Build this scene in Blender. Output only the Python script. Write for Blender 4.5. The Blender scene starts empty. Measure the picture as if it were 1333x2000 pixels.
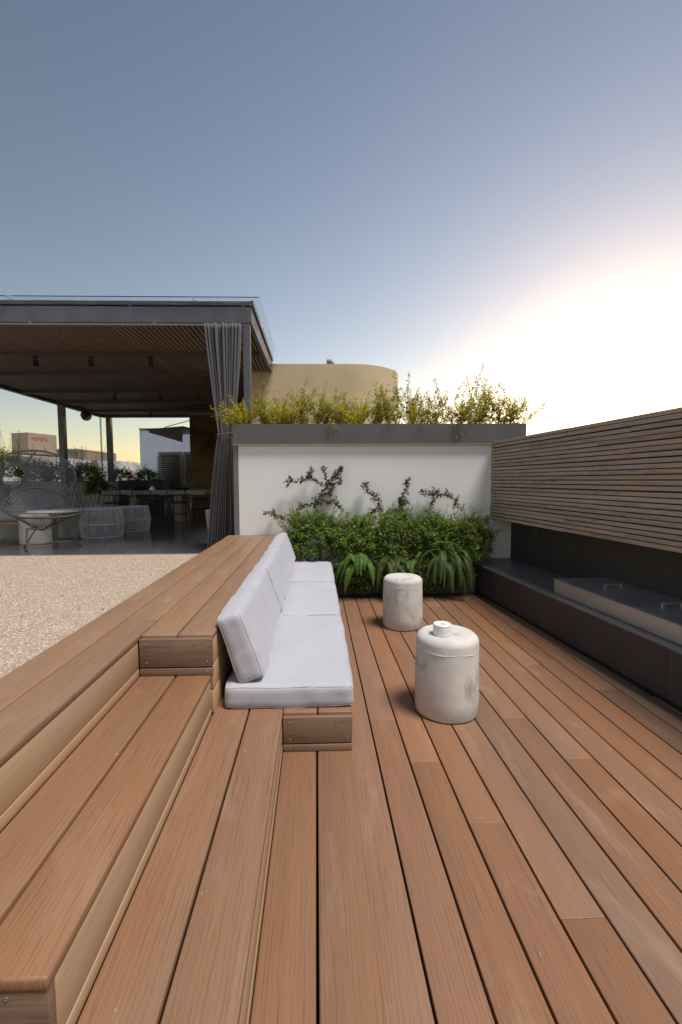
import bpy, bmesh, math, random
import numpy as np
from mathutils import Vector, Matrix, noise

SC = bpy.context.scene
COL = SC.collection
RNG = random.Random(11)
rad = math.radians

# ------------------------------------------------------------------ camera
cam_d = bpy.data.cameras.new('camera')
cam = bpy.data.objects.new('camera', cam_d)
COL.objects.link(cam)
cam_d.sensor_fit = 'VERTICAL'
cam_d.sensor_height = 36.0
cam_d.sensor_width = 24.0
cam_d.lens = 16.0
cam_d.shift_x = 0.011
cam_d.clip_start = 0.02
cam_d.clip_end = 4000
cam.matrix_world = (Matrix.Translation((0, 0, 1.31)) @ Matrix.Rotation(rad(-1.675), 4, 'Z')
                    @ Matrix.Rotation(rad(90) - math.atan(62 / 889.0), 4, 'X') @ Matrix.Rotation(rad(-0.33), 4, 'Z'))
SC.camera = cam

# ------------------------------------------------------------------ sky and its sun, soft lamp, exposure
SUN_AZ, SUN_EL = 36.0, 7.0            # the setting sun behind the slatted screen
world = bpy.data.worlds.new('World')
SC.world = world
world.use_nodes = True
wn = world.node_tree.nodes
wl = world.node_tree.links
wn.clear()
sky = wn.new('ShaderNodeTexSky')
sky.sky_type = 'NISHITA'
sky.sun_disc = False
sky.sun_elevation = rad(SUN_EL)
sky.sun_rotation = rad(SUN_AZ)
sky.altitude = 0
sky.air_density = 1.0
sky.dust_density = 0.4
sky.ozone_density = 0.5
bg = wn.new('ShaderNodeBackground')
bg.inputs['Strength'].default_value = 0.10
wo = wn.new('ShaderNodeOutputWorld')
wb = wn.new('ShaderNodeMix')                 # the camera's slightly magenta white balance
wb.data_type = 'RGBA'
wb.blend_type = 'MULTIPLY'
wb.inputs[0].default_value = 1.0
wb.inputs[7].default_value = (1.03, 0.95, 1.05, 1.0)
wl.new(sky.outputs[0], wb.inputs[6])
wl.new(wb.outputs[2], bg.inputs[0])
wl.new(bg.outputs[0], wo.inputs[0])

LAMP_AZ, LAMP_EL = 128.0, 66.0  # lamp for the soft front-right light behind the stool shadows, not the sun
soft_lamp_d = bpy.data.lights.new('sun', 'SUN')
soft_lamp_d.energy = 2.45
soft_lamp_d.angle = rad(20)
soft_lamp_d.color = (1.0, 0.94, 0.87)
sun = bpy.data.objects.new('sun', soft_lamp_d)
COL.objects.link(sun)
_d = Vector((math.sin(rad(LAMP_AZ)) * math.cos(rad(LAMP_EL)), math.cos(rad(LAMP_AZ)) * math.cos(rad(LAMP_EL)), math.sin(rad(LAMP_EL))))
sun.rotation_euler = _d.to_track_quat('Z', 'Y').to_euler()
sun.location = _d * 30

SC.view_settings.view_transform = 'Standard'
SC.view_settings.look = 'None'
SC.view_settings.gamma = 1.0
SC.view_settings.use_curve_mapping = False
SC.view_settings.exposure = 0.86

# ------------------------------------------------------------------ materials
def srgb(r, g, b):
    f = lambda c: (c / 255 / 12.92) if c / 255 <= 0.04045 else ((c / 255 + 0.055) / 1.055) ** 2.4
    return (f(r), f(g), f(b), 1)

class NT:
    def __init__(s, name):
        s.m = bpy.data.materials.new(name)
        s.m.use_nodes = True
        s.t = s.m.node_tree
        s.t.nodes.clear()
        s.out = s.t.nodes.new('ShaderNodeOutputMaterial')
    def n(s, typ, **kw):
        x = s.t.nodes.new(typ)
        for k, v in kw.items():
            if k.startswith('i_'):
                x.inputs[k[2:].replace('_', ' ')].default_value = v
            else:
                setattr(x, k, v)
        return x
    def l(s, a, b):
        s.t.links.new(a, b)
    def coords(s, kind='Object', scale=(1, 1, 1), rnd=0.0):
        tc = s.n('ShaderNodeTexCoord')
        mp = s.n('ShaderNodeMapping')
        mp.inputs['Scale'].default_value = scale
        s.l(tc.outputs[kind], mp.inputs['Vector'])
        if rnd:
            oi = s.n('ShaderNodeObjectInfo')
            mu = s.n('ShaderNodeVectorMath', operation='SCALE')
            mu.inputs[0].default_value = (rnd, rnd * 1.7, rnd * 0.6)
            s.l(oi.outputs['Random'], mu.inputs['Scale'])
            s.l(mu.outputs[0], mp.inputs['Location'])
        return mp.outputs[0]
    def noise(s, vec, scale=5, detail=4, rough=0.55, dist=0.0):
        x = s.n('ShaderNodeTexNoise')
        x.inputs['Scale'].default_value = scale
        x.inputs['Detail'].default_value = detail
        x.inputs['Roughness'].default_value = rough
        x.inputs['Distortion'].default_value = dist
        s.l(vec, x.inputs['Vector'])
        return x.outputs['Fac']
    def ramp(s, fac, stops):
        r = s.n('ShaderNodeValToRGB')
        e = r.color_ramp.elements
        while len(e) < len(stops):
            e.new(0.5)
        for q, (p, c) in zip(e, stops):
            q.position = p
            q.color = c if len(c) == 4 else (*c, 1)
        s.l(fac, r.inputs[0])
        return r.outputs[0]
    def mix(s, fac, a, b, mode='MIX'):
        x = s.n('ShaderNodeMix', data_type='RGBA', blend_type=mode)
        for sock, v in ((x.inputs[0], fac), (x.inputs[6], a), (x.inputs[7], b)):
            if hasattr(v, 'links'):
                s.l(v, sock)
            else:
                sock.default_value = v if not isinstance(v, tuple) or len(v) == 4 else (*v, 1)
        return x.outputs[2]
    def math(s, op, a, b=0.0):
        x = s.n('ShaderNodeMath', operation=op)
        for sock, v in ((x.inputs[0], a), (x.inputs[1], b)):
            if hasattr(v, 'links'):
                s.l(v, sock)
            else:
                sock.default_value = v
        return x.outputs[0]
    def bump(s, h, strength=0.3, dist=0.01, prev=None):
        b = s.n('ShaderNodeBump')
        b.inputs['Strength'].default_value = strength
        b.inputs['Distance'].default_value = dist
        s.l(h, b.inputs['Height'])
        if prev is not None:
            s.l(prev, b.inputs['Normal'])
        return b.outputs[0]
    def principled(s, color, rough=0.6, metal=0.0, normal=None, spec=0.5, **kw):
        p = s.n('ShaderNodeBsdfPrincipled')
        for nm, v in (('Base Color', color), ('Roughness', rough), ('Metallic', metal), ('Specular IOR Level', spec)):
            if hasattr(v, 'links'):
                s.l(v, p.inputs[nm])
            else:
                p.inputs[nm].default_value = v if not isinstance(v, tuple) or len(v) == 4 else (*v, 1)
        for k, v in kw.items():
            p.inputs[k.replace('_', ' ')].default_value = v
        if normal is not None:
            s.l(normal, p.inputs['Normal'])
        s.l(p.outputs[0], s.out.inputs[0])
        return p

M = {}

def wood(name, cols, streak=(0.66, 1.12), rough=0.50, bump=0.35, scuff=0.36, fine=130.0, spec=0.42):
    t = NT(name)
    v = t.coords('Object', (1, 1, 1), 23.0)
    def stretched(sx, sy):
        mp = t.n('ShaderNodeMapping')
        mp.inputs['Scale'].default_value = (sx, sy, sx)
        t.l(v, mp.inputs['Vector'])
        return mp.outputs[0]
    oi = t.n('ShaderNodeObjectInfo')
    base = t.ramp(oi.outputs['Random'], [(i / (len(cols) - 1), c) for i, c in enumerate(cols)])
    broad = t.noise(stretched(9, 0.55), 1.0, 3, 0.5, 0.3)
    base = t.mix(t.ramp(broad, [(0.32, (0, 0, 0)), (0.68, (1, 1, 1))]), base, t.mix(1.0, base, (0.86, 0.93, 1.05, 1), 'MULTIPLY'))
    # cathedral grain: distorted bands running with the board
    w = t.n('ShaderNodeTexWave', wave_type='BANDS', bands_direction='X')
    w.inputs['Scale'].default_value = 26
    w.inputs['Distortion'].default_value = 7.5
    w.inputs['Detail'].default_value = 2.5
    w.inputs['Detail Scale'].default_value = 1.6
    w.inputs['Detail Roughness'].default_value = 0.6
    t.l(stretched(1.0, 0.10), w.inputs['Vector'])
    fineg = t.noise(stretched(fine, 2.2), 1.0, 4, 0.65)
    fine2 = t.noise(stretched(fine * 2.2, 3.0), 1.0, 3, 0.6)
    lines = t.ramp(w.outputs['Fac'], [(0.0, (0, 0, 0)), (0.28, (1, 1, 1))])
    g = t.math('ADD', t.math('MULTIPLY', lines, 0.14), t.math('ADD', t.math('MULTIPLY', fineg, 0.5), t.math('MULTIPLY', fine2, 0.42)))
    lo, hi = streak
    gr = t.ramp(g, [(0.34, (lo, lo, lo)), (0.55, (1, 1, 1)), (0.78, (hi, hi, hi))])
    c = t.mix(1.0, base, gr, 'MULTIPLY')
    # pale foot-worn patches and specks of dust
    sc = t.noise(stretched(5, 1.6), 1.0, 5, 0.7, 0.8)
    c = t.mix(t.math('MULTIPLY', t.ramp(sc, [(0.56, (0, 0, 0)), (0.78, (1, 1, 1))]), scuff), c, (0.40, 0.30, 0.23, 1))
    sp = t.noise(stretched(38, 30), 1.0, 1, 0.5)
    c = t.mix(t.math('MULTIPLY', t.ramp(sp, [(0.80, (0, 0, 0)), (0.83, (1, 1, 1))]), 0.4), c, (0.5, 0.44, 0.38, 1))
    nb = t.bump(g, bump, 0.0016)
    rr = t.ramp(sc, [(0.35, (rough - 0.06,) * 3), (0.7, (rough + 0.12,) * 3)])
    t.principled(c, rr, 0, nb, spec)
    M[name] = t.m

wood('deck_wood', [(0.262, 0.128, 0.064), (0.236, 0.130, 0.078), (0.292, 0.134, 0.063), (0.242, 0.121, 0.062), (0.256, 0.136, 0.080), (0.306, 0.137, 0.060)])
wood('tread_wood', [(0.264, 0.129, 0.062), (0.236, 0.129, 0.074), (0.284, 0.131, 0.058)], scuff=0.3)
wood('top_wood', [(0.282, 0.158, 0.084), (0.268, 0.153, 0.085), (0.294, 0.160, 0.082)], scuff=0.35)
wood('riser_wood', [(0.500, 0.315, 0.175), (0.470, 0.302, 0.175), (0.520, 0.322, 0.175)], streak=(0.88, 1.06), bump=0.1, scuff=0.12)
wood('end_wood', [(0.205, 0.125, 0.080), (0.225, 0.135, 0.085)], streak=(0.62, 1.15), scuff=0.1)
wood('screen_wood', [(0.37, 0.28, 0.213), (0.33, 0.248, 0.192), (0.42, 0.318, 0.238), (0.35, 0.27, 0.213), (0.39, 0.318, 0.26), (0.36, 0.27, 0.20)], streak=(0.55, 1.3), rough=0.75, scuff=0.35, bump=0.6, spec=0.2)
wood('ceiling_wood', [(0.24, 0.155, 0.105), (0.20, 0.132, 0.09)], rough=0.6, scuff=0.05)
wood('log_wood', [(0.42, 0.27, 0.15), (0.40, 0.26, 0.15)], streak=(0.6, 1.1), rough=0.7)

def concrete(name, base, stain, dark=0.5, pits=True, rough=0.75):
    t = NT(name)
    v = t.coords('Object', (1, 1, 1), 13.0)
    n1 = t.noise(v, 4.5, 6, 0.62, 0.5)
    n2 = t.noise(v, 13.0, 5, 0.6, 1.2)
    n3 = t.noise(v, 120, 2, 0.5)
    c = t.mix(t.ramp(n1, [(0.35, (0, 0, 0)), (0.65, (1, 1, 1))]), base, tuple(x * 0.80 for x in base))
    mp = t.n('ShaderNodeMapping')
    mp.inputs['Scale'].default_value = (7, 7, 3.0)
    t.l(v, mp.inputs['Vector'])
    st = t.noise(mp.outputs[0], 1.0, 6, 0.7, 1.0)
    c = t.mix(t.math('MULTIPLY', t.ramp(st, [(0.55, (0, 0, 0)), (0.72, (1, 1, 1))]), dark), c, stain)
    c = t.mix(t.math('MULTIPLY', t.ramp(n2, [(0.6, (0, 0, 0)), (0.8, (1, 1, 1))]), 0.35), c, tuple(min(1, x * 1.25) for x in base))
    h = t.math('ADD', t.math('MULTIPLY', n1, 0.6), t.math('MULTIPLY', n3, 0.12))
    if pits:
        vo = t.n('ShaderNodeTexVoronoi', feature='F1')
        vo.inputs['Scale'].default_value = 24
        t.l(v, vo.inputs['Vector'])
        pit = t.ramp(vo.outputs['Distance'], [(0.10, (0, 0, 0)), (0.2, (1, 1, 1))])
        msk = t.ramp(n2, [(0.50, (1, 1, 1)), (0.58, (0, 0, 0))])
        h = t.math('ADD', h, t.math('MULTIPLY', t.mix(msk, pit, (1, 1, 1, 1)), 0.5))
    t.principled(c, rough, 0, t.bump(h, 0.5, 0.006), 0.3)
    M[name] = t.m

concrete('stool_concrete', (0.64, 0.615, 0.585), (0.31, 0.25, 0.18), 0.75)
concrete('old_concrete', (0.40, 0.38, 0.34), (0.2, 0.17, 0.13))
concrete('table_concrete', (0.33, 0.30, 0.26), (0.2, 0.17, 0.13), 0.3)

def plaster(name, base, var=0.06, bump=0.12, sc=60.0, stain=None):
    t = NT(name)
    v = t.coords('Object')
    n1 = t.noise(v, 1.4, 6, 0.6, 0.4)
    n2 = t.noise(v, sc, 4, 0.6)
    c = t.mix(t.ramp(n1, [(0.35, (0, 0, 0)), (0.68, (1, 1, 1))]), base, tuple(x * (1 - var) for x in base))
    if stain:
        mp = t.n('ShaderNodeMapping')
        mp.inputs['Scale'].default_value = (5, 5, 0.6)
        t.l(v, mp.inputs['Vector'])
        s2 = t.noise(mp.outputs[0], 1.0, 5, 0.65, 0.6)
        c = t.mix(t.math('MULTIPLY', t.ramp(s2, [(0.5, (0, 0, 0)), (0.75, (1, 1, 1))]), 0.5), c, stain)
    h = t.math('ADD', n2, t.math('MULTIPLY', n1, 1.5))
    t.principled(c, 0.85, 0, t.bump(h, bump, 0.01), 0.2)
    M[name] = t.m

plaster('white_plaster', (0.72, 0.72, 0.73), 0.04, 0.10, 90, (0.67, 0.665, 0.67))
plaster('tower_plaster', (0.60, 0.485, 0.31), 0.14, 0.3, 18, (0.50, 0.40, 0.26))
plaster('house_plaster', (0.42, 0.49, 0.62), 0.06, 0.1, 30)
plaster('far_beige', (0.33, 0.265, 0.20), 0.1, 0.05, 3)
plaster('far_dark_beige', (0.25, 0.20, 0.16), 0.1, 0.05, 3)
plaster('far_white', (0.50, 0.50, 0.53), 0.1, 0.05, 3)
plaster('city', (0.23, 0.22, 0.20), 0.4, 0.05, 3)

def simple(name, col, rough=0.5, metal=0.0, var=0.12, nscale=12.0, bump=0.0, spec=0.4, rvar=0.1):
    t = NT(name)
    v = t.coords('Object', (1, 1, 1), 7.0)
    n1 = t.noise(v, nscale, 5, 0.6, 0.3)
    c = t.mix(t.ramp(n1, [(0.3, (0, 0, 0)), (0.7, (1, 1, 1))]), tuple(x * (1 + var) for x in col), tuple(x * (1 - var) for x in col))
    rr = t.ramp(n1, [(0.3, (max(0.02, rough - rvar),) * 3), (0.7, (rough + rvar,) * 3)])
    nb = t.bump(t.noise(v, nscale * 12, 3, 0.6), bump, 0.004) if bump else None
    t.principled(c, rr, metal, nb, spec)
    M[name] = t.m

simple('dark_steel', (0.075, 0.075, 0.082), 0.5, 0.0, 0.12, 4, 0.05)
simple('beam_steel', (0.085, 0.09, 0.112), 0.45, 0.0, 0.2, 3, 0.05)
simple('planter_metal', (0.095, 0.092, 0.096), 0.6, 0.0, 0.12, 3, 0.08)
simple('trim_metal', (0.14, 0.135, 0.14), 0.5, 0.0, 0.08, 3)
simple('lip_metal', (0.28, 0.26, 0.25), 0.45, 0.0, 0.1, 5)
simple('black_plastic', (0.015, 0.015, 0.017), 0.5)
simple('black_wire', (0.016, 0.015, 0.015), 0.45)
simple('dark_void', (0.012, 0.011, 0.010), 0.9)
simple('black_panel', (0.042, 0.034, 0.030), 0.55, 0.0, 0.2, 3, 0.05)
simple('grey_cord', (0.18, 0.18, 0.205), 0.6)
simple('dark_cord', (0.040, 0.038, 0.042), 0.5)
simple('pale_cord', (0.50, 0.51, 0.54), 0.5)
simple('soil', (0.035, 0.026, 0.019), 0.95, 0, 0.3, 40, 0.6)
simple('shutter_paint', (0.105, 0.10, 0.105), 0.5)
simple('white_marble', (0.78, 0.78, 0.80), 0.4, 0, 0.06, 22)
simple('screw_metal', (0.34, 0.22, 0.13), 0.4, 0.6)
simple('orange_plastic', (0.55, 0.33, 0.14), 0.5)
simple('red_petal', (0.55, 0.02, 0.04), 0.5)
simple('red_letter', (0.38, 0.13, 0.13), 0.5)
simple('green_glass', (0.14, 0.24, 0.22), 0.2, 0.0, 0.25, 0.4)
simple('bark', (0.085, 0.055, 0.038), 0.85, 0, 0.3, 60, 0.4)
simple('stem', (0.14, 0.085, 0.045), 0.7, 0, 0.3, 30)

def stone_tile():
    t = NT('black_stone')
    v = t.coords('Object', (1, 1, 1), 9.0)
    n1 = t.noise(v, 2.5, 7, 0.65, 0.4)
    n2 = t.noise(v, 160, 2, 0.6)
    c = t.mix(t.ramp(n1, [(0.35, (0, 0, 0)), (0.75, (1, 1, 1))]), (0.040, 0.034, 0.034, 1), (0.058, 0.050, 0.050, 1))
    c = t.mix(t.math('MULTIPLY', t.ramp(n2, [(0.68, (0, 0, 0)), (0.74, (1, 1, 1))]), 0.25), c, (0.14, 0.13, 0.12, 1))
    t.principled(c, t.ramp(n1, [(0.3, (0.48,) * 3), (0.7, (0.62,) * 3)]), 0, t.bump(n2, 0.08, 0.002), 0.4)
    M['black_stone'] = t.m
    t = NT('honed_stone')
    v = t.coords('Object', (1, 1, 1), 9.0)
    n1 = t.noise(v, 5, 7, 0.65, 0.6)
    n2 = t.noise(v, 220, 2, 0.6)
    c = t.mix(t.ramp(n1, [(0.35, (0, 0, 0)), (0.75, (1, 1, 1))]), (0.13, 0.123, 0.119, 1), (0.155, 0.147, 0.142, 1))
    t.principled(c, t.ramp(n1, [(0.3, (0.34,) * 3), (0.7, (0.44,) * 3)]), 0, t.bump(n2, 0.03, 0.001), 0.5)
    M['honed_stone'] = t.m
    t = NT('brushed_steel')
    v = t.coords('Object', (220, 4, 220), 5.0)
    n1 = t.noise(v, 1.0, 4, 0.6)
    v2 = t.coords('Object', (1, 1, 1))
    n2 = t.noise(v2, 3.5, 5, 0.6, 0.5)
    c = t.mix(n1, (0.42, 0.415, 0.41, 1), (0.54, 0.535, 0.53, 1))
    t.principled(c, t.ramp(n2, [(0.3, (0.36,) * 3), (0.7, (0.52,) * 3)]), 0.8, t.bump(n1, 0.05, 0.002), 0.5)
    M['brushed_steel'] = t.m
    t = NT('polished_floor')
    v = t.coords('Object')
    n1 = t.noise(v, 0.9, 7, 0.66, 1.2)
    n3 = t.noise(v, 7, 5, 0.6, 0.4)
    br = t.n('ShaderNodeTexBrick')
    br.offset = 0
    br.inputs['Scale'].default_value = 1.0
    br.inputs['Brick Width'].default_value = 1.2
    br.inputs['Row Height'].default_value = 1.2
    br.inputs['Mortar Size'].default_value = 0.004
    br.inputs['Color1'].default_value = (1, 1, 1, 1)
    br.inputs['Color2'].default_value = (0.92, 0.92, 0.92, 1)
    br.inputs['Mortar'].default_value = (0.45, 0.45, 0.45, 1)
    t.l(v, br.inputs['Vector'])
    c = t.mix(t.ramp(n1, [(0.3, (0, 0, 0)), (0.72, (1, 1, 1))]), (0.042, 0.042, 0.047, 1), (0.095, 0.093, 0.099, 1))
    c = t.mix(1.0, c, br.outputs['Color'], 'MULTIPLY')
    t.principled(c, t.ramp(n3, [(0.3, (0.06,) * 3), (0.75, (0.20,) * 3)]), 0, t.bump(n3, 0.05, 0.003), 0.5)
    M['polished_floor'] = t.m
    t = NT('brick_face')
    v = t.coords('Object', (1, 1, 1), 6.0)
    n1 = t.noise(v, 8, 5, 0.6, 0.4)
    oi = t.n('ShaderNodeObjectInfo')
    b = t.ramp(oi.outputs['Random'], [(0, (0.125, 0.068, 0.038)), (0.5, (0.155, 0.082, 0.045)), (1, (0.105, 0.058, 0.034))])
    c = t.mix(n1, b, t.mix(1.0, b, (0.7, 0.7, 0.7, 1), 'MULTIPLY'))
    t.principled(c, 0.85, 0, t.bump(n1, 0.3, 0.006), 0.2)
    M['brick_face'] = t.m
    # gravel bed
    t = NT('gravel')
    v = t.coords('Object')
    vo = t.n('ShaderNodeTexVoronoi', feature='F1')
    vo.inputs['Scale'].default_value = 120
    t.l(v, vo.inputs['Vector'])
    sep = t.n('ShaderNodeSeparateColor')
    t.l(vo.outputs['Color'], sep.inputs[0])
    c = t.ramp(sep.outputs[0], [(0, (0.40, 0.305, 0.225)), (0.5, (0.49, 0.385, 0.295)), (1, (0.56, 0.46, 0.365))])
    n1 = t.noise(v, 1.6, 5, 0.65, 0.6)
    c = t.mix(t.math('MULTIPLY', t.ramp(n1, [(0.45, (0, 0, 0)), (0.7, (1, 1, 1))]), 0.35), c, (0.36, 0.27, 0.19, 1))
    h = t.math('SUBTRACT', 1.0, vo.outputs['Distance'])
    t.principled(c, 0.9, 0, t.bump(h, 0.9, 0.012), 0.15)
    M['gravel'] = t.m
    t = NT('pebble')
    g = t.n('ShaderNodeNewGeometry')
    c = t.ramp(g.outputs['Random Per Island'], [(0, (0.33, 0.24, 0.18)), (0.2, (0.49, 0.385, 0.305)), (0.75, (0.56, 0.46, 0.375)), (1, (0.63, 0.55, 0.47))])
    t.principled(c, 0.85, 0, None, 0.2)
    M['pebble'] = t.m
    t = NT('leaf_litter')
    g = t.n('ShaderNodeNewGeometry')
    c = t.ramp(g.outputs['Random Per Island'], [(0, (0.22, 0.12, 0.05)), (1, (0.12, 0.07, 0.035))])
    t.principled(c, 0.8, 0, None, 0.2)
    M['leaf_litter'] = t.m
stone_tile()

def fabric(name, col, weave=900.0, bump=0.25, sheen=0.3, var=0.06):
    t = NT(name)
    v = t.coords('Object', (1, 1, 1), 3.0)
    w1 = t.n('ShaderNodeTexWave', wave_type='BANDS', bands_direction='Y')
    w1.inputs['Scale'].default_value = weave / 6.28
    w1.inputs['Distortion'].default_value = 1.5
    t.l(v, w1.inputs['Vector'])
    n1 = t.noise(v, 3.5, 5, 0.6, 0.5)
    n2 = t.noise(v, 260, 3, 0.6)
    c = t.mix(t.ramp(n1, [(0.3, (0, 0, 0)), (0.7, (1, 1, 1))]), col, tuple(x * (1 - var) for x in col))
    c = t.mix(t.math('MULTIPLY', n2, 0.25), c, tuple(x * 0.8 for x in col))
    h = t.math('ADD', t.math('MULTIPLY', w1.outputs['Fac'], 0.3), n2)
    nb = t.bump(h, bump, 0.0015)
    nb = t.bump(t.noise(v, 7, 4, 0.55, 0.8), 0.35, 0.012, nb)
    t.principled(c, 0.9, 0, nb, 0.15, Sheen_Weight=sheen)
    M[name] = t.m
fabric('cushion_fabric', (0.455, 0.455, 0.505))
fabric('grey_cushion', (0.34, 0.33, 0.37))
fabric('curtain_fabric', (0.115, 0.112, 0.128), 700, 0.2, 0.15)

def foliage(name, cols, trans=0.45, rough=0.45):
    t = NT(name)
    g = t.n('ShaderNodeNewGeometry')
    c = t.ramp(g.outputs['Random Per Island'], [(i / (len(cols) - 1), x) for i, x in enumerate(cols)])
    p = t.n('ShaderNodeBsdfPrincipled')
    t.l(c, p.inputs['Base Color'])
    p.inputs['Roughness'].default_value = rough
    p.inputs['Specular IOR Level'].default_value = 0.35
    tr = t.n('ShaderNodeBsdfTranslucent')
    c2 = t.mix(1.0, c, (1.5, 1.35, 0.55, 1), 'MULTIPLY')
    t.l(c2, tr.inputs['Color'])
    mx = t.n('ShaderNodeMixShader')
    mx.inputs[0].default_value = trans
    t.l(p.outputs[0], mx.inputs[1])
    t.l(tr.outputs[0], mx.inputs[2])
    t.l(mx.outputs[0], t.out.inputs[0])
    M[name] = t.m
foliage('shrub_leaf', [(0.085, 0.140, 0.034), (0.15, 0.225, 0.055), (0.20, 0.28, 0.070), (0.12, 0.18, 0.060), (0.30, 0.37, 0.12)], 0.4)
foliage('trail_leaf', [(0.09, 0.14, 0.04), (0.14, 0.20, 0.06), (0.18, 0.24, 0.08)], 0.35)
foliage('fern_leaf', [(0.08, 0.17, 0.03), (0.12, 0.23, 0.04), (0.17, 0.28, 0.055)], 0.4)
foliage('dark_fern_leaf', [(0.075, 0.115, 0.028), (0.12, 0.16, 0.045)], 0.4)
foliage('vine_leaf', [(0.085, 0.062, 0.038), (0.13, 0.085, 0.055), (0.085, 0.10, 0.045), (0.16, 0.125, 0.075)], 0.3)
foliage('sunny_leaf', [(0.13, 0.175, 0.035), (0.23, 0.26, 0.045), (0.38, 0.36, 0.05), (0.16, 0.19, 0.04)], 0.6)
foliage('golden_leaf', [(0.20, 0.23, 0.035), (0.36, 0.34, 0.04), (0.48, 0.42, 0.045), (0.17, 0.21, 0.045)], 0.6)
foliage('hedge_leaf', [(0.075, 0.10, 0.03), (0.125, 0.17, 0.048), (0.18, 0.23, 0.06)], 0.35)
foliage('strap_leaf', [(0.05, 0.065, 0.025), (0.085, 0.095, 0.04)], 0.3)

def glass_mat():
    t = NT('roof_glass')
    p = t.principled((0.93, 0.965, 0.95), 0.03, 0, None, 0.5)
    p.inputs['Transmission Weight'].default_value = 1.0
    p.inputs['IOR'].default_value = 1.1
    M['roof_glass'] = t.m
glass_mat()

# ------------------------------------------------------------------ helpers
def tag(o, label=None, cat=None, group=None, kind=None):
    if label: o['label'] = label
    if cat: o['category'] = cat
    if group: o['group'] = group
    if kind: o['kind'] = kind
    return o

def empty(name, loc=(0, 0, 0), rz=0.0, label=None, cat=None, group=None, kind=None):
    o = bpy.data.objects.new(name, None)
    o.empty_display_size = 0.1
    o.location = loc
    o.rotation_euler = (0, 0, rz)
    COL.objects.link(o)
    return tag(o, label, cat, group, kind)

class MB:
    def __init__(s):
        s.v, s.f = [], []
    def add(s, vs, fs):
        b = len(s.v)
        s.v += [tuple(x) for x in vs]
        s.f += [tuple(i + b for i in q) for q in fs]
        return s
    def box(s, x0, x1, y0, y1, z0, z1, mat=None):
        vs = [Vector(p) for p in ((x0, y0, z0), (x1, y0, z0), (x1, y1, z0), (x0, y1, z0), (x0, y0, z1), (x1, y0, z1), (x1, y1, z1), (x0, y1, z1))]
        if mat is not None:
            vs = [mat @ p for p in vs]
        return s.add(vs, [(0, 3, 2, 1), (4, 5, 6, 7), (0, 1, 5, 4), (1, 2, 6, 5), (2, 3, 7, 6), (3, 0, 4, 7)])
    def tube(s, pts, r, n=6, closed=False, r2=None):
        pts = [Vector(p) for p in pts]
        m = len(pts)
        vs, fs = [], []
        up = Vector((0.13, 0.21, 0.97))
        for i, p in enumerate(pts):
            if closed:
                t = pts[(i + 1) % m] - pts[i - 1]
            else:
                t = pts[min(i + 1, m - 1)] - pts[max(i - 1, 0)]
            t.normalize()
            a = t.cross(up)
            if a.length < 0.05:
                a = t.cross(Vector((1, 0, 0)))
            a.normalize()
            b = t.cross(a)
            rr = r if r2 is None else r + (r2 - r) * i / max(1, m - 1)
            for k in range(n):
                an = 2 * math.pi * k / n
                vs.append(p + a * (rr * math.cos(an)) + b * (rr * math.sin(an)))
        for i in range(m if closed else m - 1):
            j = (i + 1) % m
            for k in range(n):
                k2 = (k + 1) % n
                fs.append((i * n + k, i * n + k2, j * n + k2, j * n + k))
        if not closed:
            fs.append(tuple(range(n - 1, -1, -1)))
            fs.append(tuple((m - 1) * n + k for k in range(n)))
        return s.add(vs, fs)
    def lathe(s, prof, n=32, c=(0, 0, 0), wob=None):
        vs, fs = [], []
        for i, (r, z) in enumerate(prof):
            for k in range(n):
                a = 2 * math.pi * k / n
                rr = r + (wob(a, z) if wob and r > 0.001 else 0)
                vs.append((c[0] + rr * math.cos(a), c[1] + rr * math.sin(a), c[2] + z))
        m = len(prof)
        for i in range(m - 1):
            for k in range(n):
                k2 = (k + 1) % n
                fs.append((i * n + k, i * n + k2, (i + 1) * n + k2, (i + 1) * n + k))
        fs.append(tuple(range(n - 1, -1, -1)))
        fs.append(tuple((m - 1) * n + k for k in range(n)))
        return s.add(vs, fs)
    def build(s, name, mat, parent=None, smooth=False, bevel=0.0, world=False, kind=None, seg=2):
        me = bpy.data.meshes.new(name)
        vs = s.v
        if world and parent is not None:
            inv = (Matrix.Translation(parent.location) @ Matrix.Rotation(parent.rotation_euler[2], 4, 'Z')).inverted()
            vs = [tuple(inv @ Vector(p)) for p in vs]
        me.from_pydata(vs, [], s.f)
        me.update()
        if bevel:
            bm = bmesh.new()
            bm.from_mesh(me)
            bmesh.ops.bevel(bm, geom=[e for e in bm.edges if e.calc_face_angle(0) > 0.5], offset=bevel, segments=seg, profile=0.5, affect='EDGES')
            bm.to_mesh(me)
            bm.free()
        if smooth:
            me.shade_smooth()
            if smooth == 'auto':
                me.set_sharp_from_angle(angle=rad(40))
        me.materials.append(M[mat])
        o = bpy.data.objects.new(name, me)
        COL.objects.link(o)
        o.parent = parent
        if kind: o['kind'] = kind
        return o

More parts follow.
